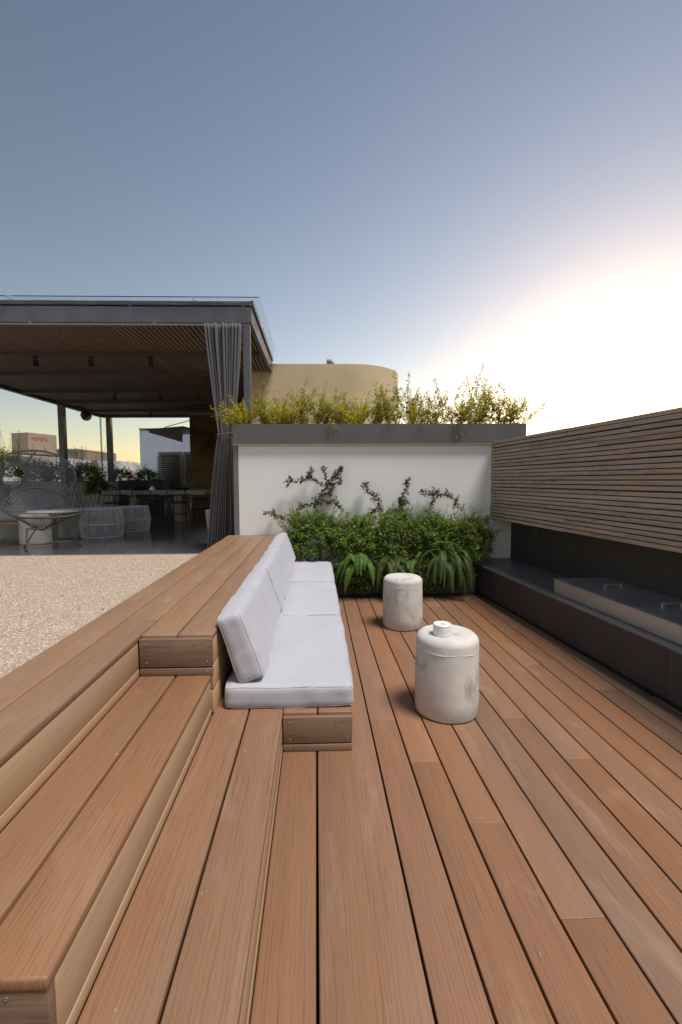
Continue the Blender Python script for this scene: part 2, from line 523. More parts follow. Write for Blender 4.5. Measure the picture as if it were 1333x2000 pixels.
_boards = {}
def board(name, mat, parent, x0, x1, y0, y1, z0, z1, axis='Y', bev=0.003):
    """a bevelled plank whose long (grain) axis is local Y; placed by its bounds in the parent's frame"""
    dx, dy, dz = x1 - x0, y1 - y0, z1 - z0
    if axis == 'Y':
        L, W, T, rot = dy, dx, dz, (0, 0, 0)
    else:
        L, W, T, rot = dx, dy, dz, (0, 0, rad(90))
    key = (round(L, 4), round(W, 4), round(T, 4), mat, bev)
    if key not in _boards:
        b = MB().box(-W / 2, W / 2, -L / 2, L / 2, -T / 2, T / 2)
        me = bpy.data.meshes.new(name)
        me.from_pydata(b.v, [], b.f)
        bm = bmesh.new()
        bm.from_mesh(me)
        bmesh.ops.bevel(bm, geom=list(bm.edges), offset=min(bev, T * 0.3, W * 0.3), segments=2, profile=0.5, affect='EDGES')
        bm.to_mesh(me)
        bm.free()
        me.shade_smooth()
        me.set_sharp_from_angle(angle=rad(50))
        me.materials.append(M[mat])
        _boards[key] = me
    o = bpy.data.objects.new(name, _boards[key])
    o.location = ((x0 + x1) / 2, (y0 + y1) / 2, (z0 + z1) / 2)
    o.rotation_euler = rot
    o.parent = parent
    COL.objects.link(o)
    return o

# ------------------------------------------------------------------ foliage
def leaf_arrays(centers, dirs, ups, L, W, fold=0.25):
    """kite-shaped folded leaves: 6 verts, 4 triangles-ish (2 quads) each"""
    c = np.asarray(centers, float); d = np.asarray(dirs, float); u = np.asarray(ups, float)
    L = np.asarray(L, float)[:, None]; W = np.asarray(W, float)[:, None]
    d /= np.linalg.norm(d, axis=1)[:, None] + 1e-9
    s = np.cross(d, u); s /= np.linalg.norm(s, axis=1)[:, None] + 1e-9
    n = np.cross(s, d)
    base = c; tip = c + d * L - n * L * 0.12
    mid = c + d * L * 0.45
    a = mid + s * W * 0.5 + n * W * fold
    b = mid - s * W * 0.5 + n * W * fold
    V = np.stack([base, a, tip, b], 1).reshape(-1, 3)
    k = np.arange(len(c)) * 4
    F = np.concatenate([np.stack([k, k + 1, k + 2], 1), np.stack([k, k + 2, k + 3], 1)])
    return V, F

def tri_mesh(name, V, F, mat, parent, kind='stuff'):
    me = bpy.data.meshes.new(name)
    me.vertices.add(len(V)); me.vertices.foreach_set('co', np.asarray(V, np.float32).ravel())
    F = np.asarray(F, np.int32)
    k = F.shape[1]
    me.loops.add(F.size); me.loops.foreach_set('vertex_index', F.ravel())
    me.polygons.add(len(F)); me.polygons.foreach_set('loop_start', np.arange(len(F), dtype=np.int32) * k)
    me.update(calc_edges=True)
    me.materials.append(M[mat])
    o = bpy.data.objects.new(name, me)
    COL.objects.link(o)
    o.parent = parent
    if kind: o['kind'] = kind
    return o

class Plant:
    def __init__(s, seed):
        s.r = np.random.default_rng(seed)
        s.c, s.d, s.u, s.L, s.W = [], [], [], [], []
        s.st = MB()
    def twig(s, pts, n, size, t0=0.2, spread=0.9, stem_r=0.002, up=0.4, wid=0.5, cluster=1):
        pts = np.asarray(pts, float)
        seg = np.linalg.norm(np.diff(pts, axis=0), axis=1); cum = np.concatenate([[0], np.cumsum(seg)])
        if stem_r:
            s.st.tube(pts, stem_r, 3, r2=stem_r * 0.4)
        for i in range(n):
            t = (t0 + (1 - t0) * (i + s.r.random()) / n) * cum[-1]
            k = min(np.searchsorted(cum, t, 'right') - 1, len(seg) - 1)
            w = (t - cum[k]) / max(seg[k], 1e-6)
            p = pts[k] * (1 - w) + pts[k + 1] * w
            ax = (pts[k + 1] - pts[k]) / max(seg[k], 1e-6)
            for _ in range(cluster):
                q = s.r.normal(size=3); q -= ax * q.dot(ax); q /= np.linalg.norm(q) + 1e-9
                d = q * spread + ax * 0.6 + np.array([0, 0, up * 0.5])
                s.c.append(p + q * 0.003); s.d.append(d)
                s.u.append(np.array([0, 0, 1]) + s.r.normal(size=3) * 0.55)
                l = size * s.r.uniform(0.65, 1.25)
                s.L.append(l); s.W.append(l * wid * s.r.uniform(0.8, 1.2))
    def curve(s, p0, p1, bow=0.15, n=5, sag=0.0):
        p0 = np.asarray(p0, float); p1 = np.asarray(p1, float)
        l = np.linalg.norm(p1 - p0)
        o = s.r.normal(size=3) * bow * l
        o2 = s.r.normal(size=3) * bow * 0.35 * l
        out = []
        for i in range(n):
            t = i / (n - 1)
            out.append(p0 * (1 - t) + p1 * t + o * (4 * t * (1 - t)) * 0.5 + o2 * math.sin(2 * math.pi * t) * 0.5 + np.array([0, 0, -sag * t * t]))
        return out
    def finish(s, root, leaf_mat, leaf_name='foliage', stem_mat='stem'):
        if s.c:
            V, F = leaf_arrays(s.c, s.d, s.u, s.L, s.W)
            tri_mesh(leaf_name, V - np.array(root.location), F, leaf_mat, root)
        if s.st.v:
            o = s.st.build('stems', stem_mat, root, world=True)
            o['kind'] = 'stuff'

def frond(parent, base, direction, length, arch, mat, seed, pairs=20, width=0.07, name='frond'):
    """one fern frond: arching rib with paired pinnae"""
    r = np.random.default_rng(seed)
    base = np.asarray(base, float); d = np.asarray(direction, float); d /= np.linalg.norm(d)
    pts = [base]
    p = base.copy(); dd = d.copy()
    st = length / pairs
    for i in range(pairs):
        dd = dd + np.array([0, 0, -arch / pairs]); dd /= np.linalg.norm(dd)
        p = p + dd * st
        pts.append(p.copy())
    pts = np.array(pts)
    V, F = [], []
    for i in range(2, pairs + 1):
        t = i / pairs
        ax = pts[i] - pts[i - 1]; ax /= np.linalg.norm(ax)
        side = np.cross(ax, np.array([0, 0, 1.0])); ns = np.linalg.norm(side)
        side = side / ns if ns > 0.05 else np.array([1.0, 0, 0])
        nrm = np.cross(side, ax)
        w = width * (math.sin(math.pi * min(1, 0.12 + t * 0.88)) ** 0.6) * (1.05 - 0.55 * t) + 0.004
        for sg in (-1, 1):
            e = side * sg * w + ax * w * 0.25 - nrm * w * (0.15 + r.random() * 0.25)
            hw = st * 0.30
            k = len(V)
            b0 = pts[i]
            V += [b0 - ax * hw, b0 + e * 0.55 - ax * hw * 0.9, b0 + e, b0 + e * 0.5 + ax * hw * 1.1, b0 + ax * hw]
            F += [(k, k + 1, k + 3), (k + 1, k + 2, k + 3), (k, k + 3, k + 4)]
    # rib as a flat strip
    for i in range(pairs):
        k = len(V)
        ax = pts[i + 1] - pts[i]
        side = np.cross(ax, np.array([0, 0, 1.0])); side = side / (np.linalg.norm(side) + 1e-9) * 0.0022
        V += [pts[i] - side, pts[i] + side, pts[i + 1] + side, pts[i + 1] - side]
        F += [(k, k + 1, k + 2), (k, k + 2, k + 3)]
    V = np.array(V) - np.array(parent.location)
    o = tri_mesh(name, V, F, mat, parent, None)
    return o

def fern(name, loc, n, length, mat, seed, label, group=None, fwd=(0, -1, 0), spread=1.0, lift=0.6, arch=2.0, pairs=20, width=0.06, root_w=0.12):
    root = empty(name, loc, 0, label, 'fern', group)
    r = random.Random(seed)
    f = Vector(fwd)
    for i in range(n):
        a = (i / max(1, n - 1) - 0.5) * math.pi * spread + r.uniform(-0.15, 0.15)
        d = Matrix.Rotation(a, 3, 'Z') @ f
        d = Vector((d.x, d.y, lift * r.uniform(0.5, 1.5)))
        b = Vector(loc) + Vector((r.uniform(-root_w, root_w), r.uniform(-.03, .03), r.uniform(-root_w, root_w) * 0.6))
        frond(root, b, d, length * r.uniform(0.75, 1.15), arch * r.uniform(0.8, 1.25), mat, seed * 77 + i, pairs, width)
    return root

# ================================================================== SETTING
z_gravel, z_floor = 0.43, 0.42
Z1, Z2, Z3, Z4 = 0.13, 0.30, 0.48, 0.655
YE = 1.93          # where the seating block starts
YW = 5.5           # the white end wall
Y0 = -0.9

MB().box(-900, 900, -300, 1600, -26, -25).build('ground', 'city')['kind'] = 'structure'
o = MB().box(-7.6, 3.4, -1.2, 16.2, -0.5, -0.075).build('roof_slab', 'dark_void'); o['kind'] = 'structure'

# ---- lower deck
deck = empty('deck', (0, 0, 0), 0, 'reddish brown composite plank deck in the sunken lounge', 'deck', kind='structure')
MB().box(0.05, 2.9, Y0, YW, -0.07, -0.035).build('dark_fill', 'dark_void', deck)  # dark sheet added below the planks so their gaps look shaded
gap = 0.0078
seams = {1: [2.398, -0.2], 2: [2.019], 3: [1.635, 4.3], 4: [1.25], 5: [3.62], 6: [2.389], 7: [2.013, 4.6], 8: [1.5], 9: [3.1], 10: [1.1], 11: [2.7], 12: [2.2]}
x = 0.2805 - 0.1449
for k in range(0, 16):
    xa, xb = x + gap / 2, x + 0.1449 - gap / 2
    ys = [Y0] + sorted(s for s in seams.get(k, []) if s > Y0) + [5.12]
    for a, b in zip(ys[:-1], ys[1:]):
        board('plank', 'deck_wood', deck, xa, xb, a + 0.0007, b - 0.0007, -0.026 + RNG.uniform(-.0006, .0006), RNG.uniform(-.0006, .0006))
    x += 0.1449

# ---- gravel and covered floor
MB().box(-7.4, -1.066, 0.2, 5.49, z_gravel - 0.2, z_gravel).build('gravel_bed', 'gravel')['kind'] = 'structure'
fl = MB().box(-7.5, 2.6, 5.505, 16.0, z_floor - 0.2, z_floor).build('terrace_floor', 'polished_floor'); fl['kind'] = 'structure'
o = MB().box(-7.4, -1.07, 5.491, 5.504, z_floor - 0.1, z_gravel + 0.006).build('edging_strip', 'lip_metal'); o['kind'] = 'structure'

def pebbles():
    r = np.random.default_rng(5)
    n = 60000
    # denser towards the camera, where single stones show
    y = 0.7 + (5.47 - 0.7) * r.random(n) ** 1.1
    xx = -1.075 - (0.25 + 0.78 * y) * r.random(n)
    s = r.uniform(0.0025, 0.0062, n)
    big = r.random(n) < 0.03
    s[big] *= 1.5
    oct_ = np.array([(1, 0, 0), (-1, 0, 0), (0, 1, 0), (0, -1, 0), (0, 0, 1)], float)
    V = np.zeros((n, 5, 3))
    an = r.random(n) * 6.28
    ca, sa = np.cos(an), np.sin(an)
    for k in range(5):
        p = oct_[k][None, :] * np.stack([s * r.uniform(.8, 1.5, n), s * r.uniform(.7, 1.1, n), s * r.uniform(.5, 1.0, n)], 1)
        p += r.normal(size=(n, 3)) * s[:, None] * 0.15
        V[:, k, 0] = xx + p[:, 0] * ca - p[:, 1] * sa
        V[:, k, 1] = y + p[:, 0] * sa + p[:, 1] * ca
        V[:, k, 2] = z_gravel + 0.0005 + p[:, 2] * (1 if k == 4 else 0.2)
    k = np.arange(n) * 5
    F = np.concatenate([np.stack([k + a, k + b, k + 4], 1) for a, b in ((0, 2), (2, 1), (1, 3), (3, 0))])
    o = tri_mesh('gravel', V.reshape(-1, 3), F, 'pebble', None)
    tag(o, 'pale beige gravel chips spread over the upper terrace bed', 'gravel', kind='stuff')
    # a few dry leaves lying about
    m = 170
    y = 1.2 + 4.1 * r.random(m); xx = -1.1 - (0.2 + 0.75 * y) * r.random(m)
    c = np.stack([xx, y, np.full(m, z_gravel + 0.010)], 1)
    d = np.stack([r.normal(size=m), r.normal(size=m), r.normal(size=m) * .15], 1)
    V, F = leaf_arrays(c, d, np.tile([0, 0, 1.0], (m, 1)), r.uniform(.012, .03, m), r.uniform(.006, .012, m))
    o = tri_mesh('dry_leaves', V, F, 'leaf_litter', None)
    tag(o, 'scattered dry brown leaf scraps lying on the gravel', 'leaves', kind='stuff')
pebbles()

# ---- stepped timber seating
st = empty('timber_steps', (0, 0, 0), 0, 'brown composite timber steps with built-in bench running beside the deck', 'steps')
T = 0.025
def tread(x0, x1, y0, y1, z, mat='tread_wood', name='tread'):
    return board(name, mat, st, x0, x1, y0, y1, z - T, z, bev=0.0055)
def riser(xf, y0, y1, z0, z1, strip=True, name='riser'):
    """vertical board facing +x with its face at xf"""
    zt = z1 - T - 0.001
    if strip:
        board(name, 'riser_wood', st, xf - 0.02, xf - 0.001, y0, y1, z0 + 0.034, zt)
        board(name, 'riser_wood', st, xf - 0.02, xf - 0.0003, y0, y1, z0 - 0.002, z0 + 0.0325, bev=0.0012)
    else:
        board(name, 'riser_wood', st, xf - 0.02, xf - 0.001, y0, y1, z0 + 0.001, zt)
def end_face(x0, x1, y, z0, z1):
    """boards across the end of a block, facing the camera side, with screws"""
    zt = z1 - T - 0.001 + 0.012
    for a, b in ((z0 + 0.038, zt), (z0 + 0.001, z0 + 0.033)):
        e = board('end_board', 'end_wood', st, x0, x1, y - 0.022, y - 0.001, a, b, axis='X')
        h = (b - a) / 2
        w = (x1 - x0) / 2
        spots = [(-w + 0.026, h * 0.58), (w - 0.07, h * 0.62), (-w + 0.03, -h * 0.68), (w - 0.022, -h * 0.62)] if h > 0.03 else [(-w + 0.03, 0.0), (w - 0.022, 0.0)]
        for sx, sz in spots:
            s = MB().lathe([(0.0038, 0), (0.0044, 0.001), (0.0030, 0.0022), (0.0012, 0.0012)], 10)
            so = s.build('screw', 'screw_metal', e)
            # end boards are turned 90 degrees about z: local x points away from the camera side
            so.location = (-0.0105, -sx, sz)
            so.rotation_euler = (0, rad(-90), 0)
xa = -0.153
tread(-0.1547, -0.0095, Y0, YE - 0.001, Z1); tread(-0.0025, 0.143, Y0, YE - 0.001, Z1)
riser(0.1425, Y0, 5.10, 0.0, Z1, False)
tread(-0.4572, -0.3075, Y0, 5.10, Z2); tread(-0.3005, -0.1545, Y0, 5.10, Z2)
tread(-0.1525, -0.0045, YE - 0.004, 5.10, Z2); tread(0.0005, 0.149, YE - 0.004, 5.10, Z2)
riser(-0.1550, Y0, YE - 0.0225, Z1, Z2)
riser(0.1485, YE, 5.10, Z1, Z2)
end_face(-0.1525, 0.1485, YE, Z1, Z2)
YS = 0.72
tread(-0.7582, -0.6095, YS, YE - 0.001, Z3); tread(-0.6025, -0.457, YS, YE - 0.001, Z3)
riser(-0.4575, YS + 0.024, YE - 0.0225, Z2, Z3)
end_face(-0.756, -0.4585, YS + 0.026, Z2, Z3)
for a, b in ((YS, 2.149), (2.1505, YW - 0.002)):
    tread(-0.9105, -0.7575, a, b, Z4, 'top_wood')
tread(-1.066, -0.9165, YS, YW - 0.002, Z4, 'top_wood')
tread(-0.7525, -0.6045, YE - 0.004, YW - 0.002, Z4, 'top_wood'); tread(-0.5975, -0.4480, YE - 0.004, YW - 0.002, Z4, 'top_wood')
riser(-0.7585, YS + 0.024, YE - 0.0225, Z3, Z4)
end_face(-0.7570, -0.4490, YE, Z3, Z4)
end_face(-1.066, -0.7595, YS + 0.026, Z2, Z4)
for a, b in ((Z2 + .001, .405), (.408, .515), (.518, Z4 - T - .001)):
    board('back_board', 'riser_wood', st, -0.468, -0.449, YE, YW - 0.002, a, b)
c = MB()
c.box(-0.150, 0.119, Y0, 5.09, -0.05, Z1 - T - 0.030)
c.box(-0.450, -0.178, Y0, 5.09, -0.045, Z2 - T - 0.030)
c.box(-0.178, 0.125, YE + 0.003, 5.09, Z1 - T - 0.004, Z2 - T - 0.030)
c.box(-0.753, -0.480, YS + 0.03, YE + .1, -0.04, Z3 - T - 0.030)
c.box(-1.060, -0.781, YS + 0.03, YW - 0.01, -0.04, Z4 - T - 0.030)
c.box(-0.781, -0.472, YE + 0.003, YW - 0.01, -0.03, Z4 - T - 0.030)
c.build('dark_fill', 'dark_void', st)  # solid dark boxes added inside the tiers to block light leaks

# ---- white end wall
wall = empty('rendered_wall', (0.7, YW, 0), 0, 'white rendered wall behind the lower planting', 'wall')
MB().box(-0.930, 2.62, YW, YW + 0.18, -0.05, 1.727).build('wall_face', 'white_plaster', wall, world=True)
MB().box(-0.988, -0.932, YW - 0.012, YW + 0.19, 0.40, 1.727).build('edge_trim', 'trim_metal', wall, world=True, bevel=0.002)

# ---- upper planter trough
up = empty('planter_trough', (0.77, 5.65, 1.73), 0, 'long charcoal metal planter trough on top of the white wall', 'planter')
b = MB()
zt0, zt1 = 1.742, 1.977
b.box(-0.980, 2.530, 5.455, 5.465, zt0, zt1)
b.box(-0.980, 2.530, 5.870, 5.880, zt0, zt1)
b.box(-0.980, -0.970, 5.466, 5.869, zt0, zt1)
b.box(2.520, 2.530, 5.466, 5.869, zt0, zt1)
b.box(-0.969, 2.519, 5.466, 5.869, zt0, zt0 + 0.01)
b.build('box', 'planter_metal', up, world=True)
MB().box(-0.985, 2.535, 5.450, 5.885, 1.729, 1.7405).build('base_lip', 'lip_metal', up, world=True)
MB().box(-0.968, 2.518, 5.467, 5.868, zt1 - 0.2, zt1 - 0.025).build('soil', 'soil', up, world=True)

# ---- lower planter
lp = empty('low_planter', (0.7, 5.3, 0), 0, 'low charcoal planter box at the foot of the white wall', 'planter')
b = MB()
b.box(-0.445, 1.823, 5.125, 5.145, 0.001, 0.30)
b.box(-0.445, -0.430, 5.146, 5.495, 0.001, 0.30)
b.box(1.790, 1.805, 5.146, 5.495, 0.001, 0.30)
b.build('box', 'planter_metal', lp, world=True)
MB().box(-0.429, 1.789, 5.146, 5.495, 0.002, 0.265).build('soil', 'soil', lp, world=True)

# ================================================================== RIGHT SIDE (runs 4 degrees off the boards)
RZ = math.atan(0.0702)
OR = (1.8085, YW, 0)
bench = empty('stone_bench', OR, RZ, 'low black stone clad bench along the slatted screen', 'bench')
zb = 0.343
LEN = -6.6
joints = [-0.04, -0.868, -1.715, -2.368, -3.030, -3.69, -4.35, -5.01, -5.67, LEN]
for a, c in zip(joints[:-1], joints[1:]):
    MB().box(0.0, 0.018, c + 0.0014, a - 0.0014, 0.035, zb - 0.0125).build('stone_tile', 'black_stone', bench, bevel=0.001)
MB().box(0.0185, 0.575, LEN, -0.02, -0.03, zb - 0.0125).build('core', 'black_panel', bench)
for q in joints[1:-1]:
    MB().box(0.0015, 0.0175, q - 0.0010, q + 0.0010, 0.036, zb - 0.0130).build('grout_joint', 'lip_metal', bench)
tj = [-0.03, -1.60, -2.30, -3.02, -3.72, LEN]
for a, c in zip(tj[:-1], tj[1:]):
    MB().box(-0.003, 0.577, c + 0.0006, a - 0.0006, zb - 0.012, zb).build('top_slab', 'honed_stone', bench, bevel=0.0015)
MB().box(0.012, 0.018, LEN, -0.02, -0.034, 0.034).build('toe_kick', 'dark_void', bench)

bw = empty('rear_wall', OR, RZ, 'dark brown flat back wall below the slatted screen', 'wall')
MB().box(0.580, 0.70, LEN, 0.02, -0.03, 1.72).build('panel', 'black_panel', bw)

lid = empty('steel_cover', OR, RZ, 'brushed stainless steel cover sitting on the black bench', 'cover')
ly = [-1.73, -4.6]
MB().box(0.085, 0.570, -4.6, -1.75, zb + 0.0015, 0.455).build('casing', 'brushed_steel', lid, bevel=0.003)
MB().box(0.078, 0.574, -4.6, -1.742, 0.4555, 0.4615).build('top_sheet', 'brushed_steel', lid, bevel=0.002)
for wx, wy in ((2.292, 3.405), (2.330, 2.868), (2.37, 2.30)):
    p = Matrix.Rotation(-RZ, 3, 'Z') @ (Vector((wx, wy, 0)) - Vector(OR))
    h = MB()
    h.box(p.x - 0.074, p.x + 0.074, p.y - 0.006, p.y + 0.006, 0.488, 0.498)
    h.box(p.x - 0.074, p.x - 0.060, p.y - 0.006, p.y + 0.006, 0.4616, 0.4878)
    h.box(p.x + 0.060, p.x + 0.074, p.y - 0.006, p.y + 0.006, 0.4616, 0.4878)
    h.build('handle', 'brushed_steel', lid)

scr = empty('slatted_screen', OR, RZ, 'weathered brown horizontal batten screen above the black bench', 'screen')
XS = 0.3175
zs0, zs1 = 0.835, 1.768
ns = 24
pit = (zs1 - zs0) / ns
cuts = [[-1.5, -3.2], [-2.25, -3.9], [-0.9, -2.75, -4.4], [-1.9, -3.5]]
for i in range(ns):
    z = zs0 + i * pit
    cs = [-0.015 - RNG.random() * 0.006] + [q + RNG.choice((0, 0, .02)) for q in cuts[RNG.randrange(4)]] + [LEN]
    for a, c in zip(cs[:-1], cs[1:]):
        off = RNG.uniform(-0.006, 0.005)
        dz = RNG.uniform(-0.0025, 0.0025)
        board('batten', 'screen_wood', scr, XS + off, XS + 0.032 + off, c + 0.001, a - 0.001, z + dz, z + pit * 0.80 + dz, bev=0.003)
MB().box(XS + 0.040, XS + 0.052, LEN, -0.012, zs0 + 0.004, zs1 - 0.012).build('backing', 'black_panel', scr)
for q in (-0.10, -1.6, -3.1, -4.6, -6.1):
    MB().box(XS + 0.053, XS + 0.26, q - 0.03, q + 0.03, zs0 + 0.02, zs1 - 0.05).build('post', 'black_panel', scr)
MB().box(XS + 0.034, XS + 0.262, LEN, -0.012, zs0 - 0.010, zs0 + 0.003).build('soffit_board', 'black_panel', scr)

# ================================================================== CUSHIONS
def cushion(name, size, label, group, mat, loc, rot, seed, puff=0.018, r=0.03, sagx=0.0, nx=18, ny=40, nz=6):
    """box cushion with rounded, slightly puffed faces; local X width, Y length, Z thickness; origin at its centre"""
    sx, sy, sz = size
    rr = random.Random(seed)
    bm = bmesh.new()
    bmesh.ops.create_cube(bm, size=1.0)
    # grid it
    def cut(axis, n):
        for i in range(1, n):
            co = [0, 0, 0]; no = [0, 0, 0]
            co[axis] = -0.5 + i / n; no[axis] = 1
            bmesh.ops.bisect_plane(bm, geom=bm.verts[:] + bm.edges[:] + bm.faces[:], plane_co=co, plane_no=no)
    cut(0, nx); cut(1, ny); cut(2, nz)
    hx, hy, hz = sx / 2, sy / 2, sz / 2
    off = Vector((seed * 3.1, seed * 1.7, 0))
    def shape(cx_, cy_, cz_):
        p = Vector((cx_ * sx, cy_ * sy, cz_ * sz))
        q = Vector((max(-hx + r, min(hx - r, p.x)), max(-hy + r, min(hy - r, p.y)), max(-hz + r, min(hz - r, p.z))))
        d = p - q
        if d.length > 1e-6:
            p = q + d.normalized() * r
        u, w = p.x / hx, p.y / hy
        f = max(0, 1 - abs(u) ** 2.6) ** 0.6 * max(0, 1 - abs(w) ** 5) ** 0.6
        p.z += puff * f * (cz_ * 2)
        fx = max(0, 1 - abs(w) ** 4) * max(0, 1 - (p.z / hz) ** 2)
        p.x += 0.008 * fx * (cx_ * 2) ** 3
        nn = noise.noise(Vector((p.x * 5, p.y * 4, p.z * 5)) + off)
        n2 = noise.noise(Vector((p.x * 14, p.y * 9, p.z * 14)) + off * 2)
        n3 = noise.noise(Vector((p.x * 26, p.y * 18, p.z * 26)) + off * 3)
        e_ = 1 - min(1, (0.5 - max(abs(cx_), abs(cy_))) * 6)          # puckers gather along the seams
        s_ = 0.007 * nn + 0.003 * n2 + 0.0022 * n3 * e_
        p.z += s_ * (cz_ * 2)
        p.x += s_ * 0.8 * (cx_ * 2)
        p.y += 0.004 * n2 * (cy_ * 2) ** 5
        return p
    for v in bm.verts:
        v.co = shape(*v.co)
    me = bpy.data.meshes.new(name)
    bm.to_mesh(me); bm.free()
    me.shade_smooth()
    me.materials.append(M[mat])
    root = empty(name, loc, 0, label, 'cushion', group)
    root.rotation_euler = rot
    o = bpy.data.objects.new('cover', me); COL.objects.link(o); o.parent = root
    pip = MB()
    for zz in (-0.5, 0.5):
        ring = [(-.5 + k / 14, -.5) for k in range(14)] + [(.5, -.5 + k / 40) for k in range(40)] + [(.5 - k / 14, .5) for k in range(14)] + [(-.5, .5 - k / 40) for k in range(40)]
        pip.tube([shape(a_, b_, zz) for a_, b_ in ring], 0.0019, 5, closed=True)
    pip.build('piping', mat, root, smooth=True)
    return root

seats = [(1.955, 3.03), (3.036, 4.06), (4.066, 5.075)]
slab = ['pale seat cushion at the open end of the timber bench', 'pale seat cushion in the middle of the timber bench', 'pale seat cushion beside the shrubs at the planter']
blab = ['pale back cushion leaning at the open end of the timber bench', 'pale back cushion leaning in the middle of the timber bench', 'pale back cushion leaning beside the shrubs at the planter']
for i, (a, b_) in enumerate(seats):
    cushion('seat_cushion', (0.575, b_ - a, 0.10), slab[i], 'bench seat cushions', 'cushion_fabric', (-0.127, (a + b_) / 2, Z2 + 0.052), (0, 0, 0), 3 + i, 0.007, 0.020)
backs = [(1.985, 3.02), (3.03, 4.07), (4.08, 5.08)]
for i, (a, b_) in enumerate(backs):
    tilt = rad(18.5 - (0, 1.0, -1.5)[i])
    H, Tk = 0.325, 0.115
    # local X = thickness direction after turning: build with X=height, Z=thickness then lean about Y
    cushion('back_cushion', (H, b_ - a, Tk), blab[i], 'bench back cushions', 'cushion_fabric',
            (-0.345 + (0, .004, .0)[i], (a + b_) / 2, 0.565 + (0, 0.0, 0.004)[i]), (0, -(math.pi / 2) - tilt, 0), 21 + i, 0.014, 0.024)

# ================================================================== CONCRETE STOOLS
def stool(loc, label, seed, rimw, dish):
    root = empty('concrete_stool', loc, RNG.random() * 6, label, 'stool', 'concrete drum stools on the deck')
    rr = random.Random(seed)
    ph = rr.random() * 6
    R0, H = 0.176, 0.452
    prof = [(0.160, 0.0), (0.169, 0.003), (R0, 0.014), (R0 + .001, 0.10), (R0, 0.25), (R0 - .003, 0.352)]
    for k in range(0, 10):
        a = k / 9 * math.pi / 2
        prof.append((R0 - 0.0035 - 0.042 * (1 - math.cos(a)), 0.409 + (H - 0.409) * math.sin(a)))
    prof += [(0.100, H + 0.0005 - dish * 0.3), (0.06, H - dish), (0.01, H - dish)]
    wob = lambda a, z: 0.0012 * math.sin(3 * a + ph) + 0.0009 * math.sin(7 * a + ph * 2 + z * 20)
    MB().lathe(prof, 56, wob=wob).build('body', 'stool_concrete', root, smooth='auto')
    # casting seam under the rounded shoulder: a thin uneven ridge
    a0 = -math.pi / 2 - root.rotation_euler[2]
    for (s0, s1, zz0, th) in ((-1.25, 0.15, 0.376, 0.0022), (0.10, 0.95, 0.371, 0.0020), (1.5, 2.6, 0.37, 0.0022), (3.0, 4.4, 0.372, 0.0024)):
        pts = []
        m = 22
        for k in range(m):
            q = k / (m - 1)
            a = a0 + s0 + (s1 - s0) * q
            zz = zz0 + 0.004 * math.sin(q * 5 + ph) + rr.uniform(-.0008, .0008)
            r_ = R0 - 0.0050 + 0.0022 * math.sin(math.pi * q) + wob(a, zz)
            pts.append((r_ * math.cos(a), r_ * math.sin(a), zz))
        MB().tube(pts, th, 6).build('casting_seam', 'stool_concrete', root, smooth=True)
    return root
stool((0.733, 2.50, 0.001), 'concrete drum stool with a white ring candle holder on top', 4, 0, 0.0)
stool((0.768, 4.00, 0.001), 'concrete drum stool with empty dished top near the planter', 9, 0, 0.006)
ch = empty('candle_holder', (0.692, 2.452, 0.4535), 0, 'small white cylinder candle holder standing on a concrete stool', 'holder')
MB().lathe([(0.046, 0), (0.0495, 0.003), (0.0495, 0.036), (0.0475, 0.0375), (0.0475, 0.039), (0.0495, 0.0405), (0.0495, 0.049), (0.046, 0.052), (0.016, 0.051), (0.012, 0.049), (0.011, 0.030), (0.002, 0.029)], 40).build('body', 'white_marble', ch, smooth='auto')
ch.scale = (1, 1, 1.2)
MB().lathe([(0.0105, 0.0295), (0.0105, 0.036), (0.004, 0.038)], 14).build('wick_cup', 'dark_steel', ch)

# ================================================================== LOWER PLANTING
def bush(name, c, rx, ry, rz, ntw, label, mat, seed, group, size=0.032, base_z=0.27, drop=0.55, sprigs=14, cat='shrub', nl=(9, 15)):
    root = empty(name, (c[0], 5.3, base_z), 0, label, cat, group)
    p = Plant(seed)
    r = p.r
    for i in range(ntw):
        # end point in the outer shell of an uneven mound
        a = r.uniform(0, 2 * math.pi)
        if math.sin(a) > 0.3 and r.random() < 0.6: a = -a
        el = math.asin(r.uniform(-drop, 1.0))
        k = r.uniform(0.40, 1.0) ** 0.5
        d_ = Vector((math.cos(a) * math.cos(el), math.sin(a) * math.cos(el), math.sin(el)))
        lump = 1 + 0.42 * noise.noise(d_ * 1.6 + Vector((seed * 1.3, 0, 0))) + 0.12 * noise.noise(d_ * 4 + Vector((seed * 2.3, 0, 0)))
        e = np.array([c[0] + rx * k * lump * d_.x, c[1] + ry * k * lump * d_.y, c[2] + rz * k * lump * d_.z])
        if e[1] > 5.47: e[1] = 5.47 - r.random() * 0.05
        if e[1] > 5.14: e[2] = max(e[2], 0.29)
        e[2] = max(e[2], 0.03)
        s0 = e + (np.array([c[0], c[1] + 0.05, c[2]]) - e) * r.uniform(0.25, 0.5)
        p.twig(p.curve(s0, e, 0.12, 4), int(r.integers(*nl)), size, 0.1, 0.9, 0.0013 if i % 3 == 0 else 0, 0.4, 0.6)
    for i in range(sprigs):
        a = r.uniform(-0.2, math.pi + 0.2)
        e0 = np.array([c[0] + rx * 0.75 * math.cos(a), c[1] - 0.05 + r.uniform(-.12, .12), c[2] + rz * 0.7 * abs(math.sin(a))])
        e1 = e0 + np.array([math.cos(a) * 0.14 + r.normal() * 0.04, r.normal() * 0.04 - 0.02, 0.09 + 0.13 * r.random()])
        if e1[1] > 5.46: e1[1] = 5.46
        p.twig(p.curve(e0, e1, 0.12, 5), 15, size * 0.8, 0.1, 0.9, 0.0015, 0.5, 0.5)
    p.finish(root, mat)
    return root
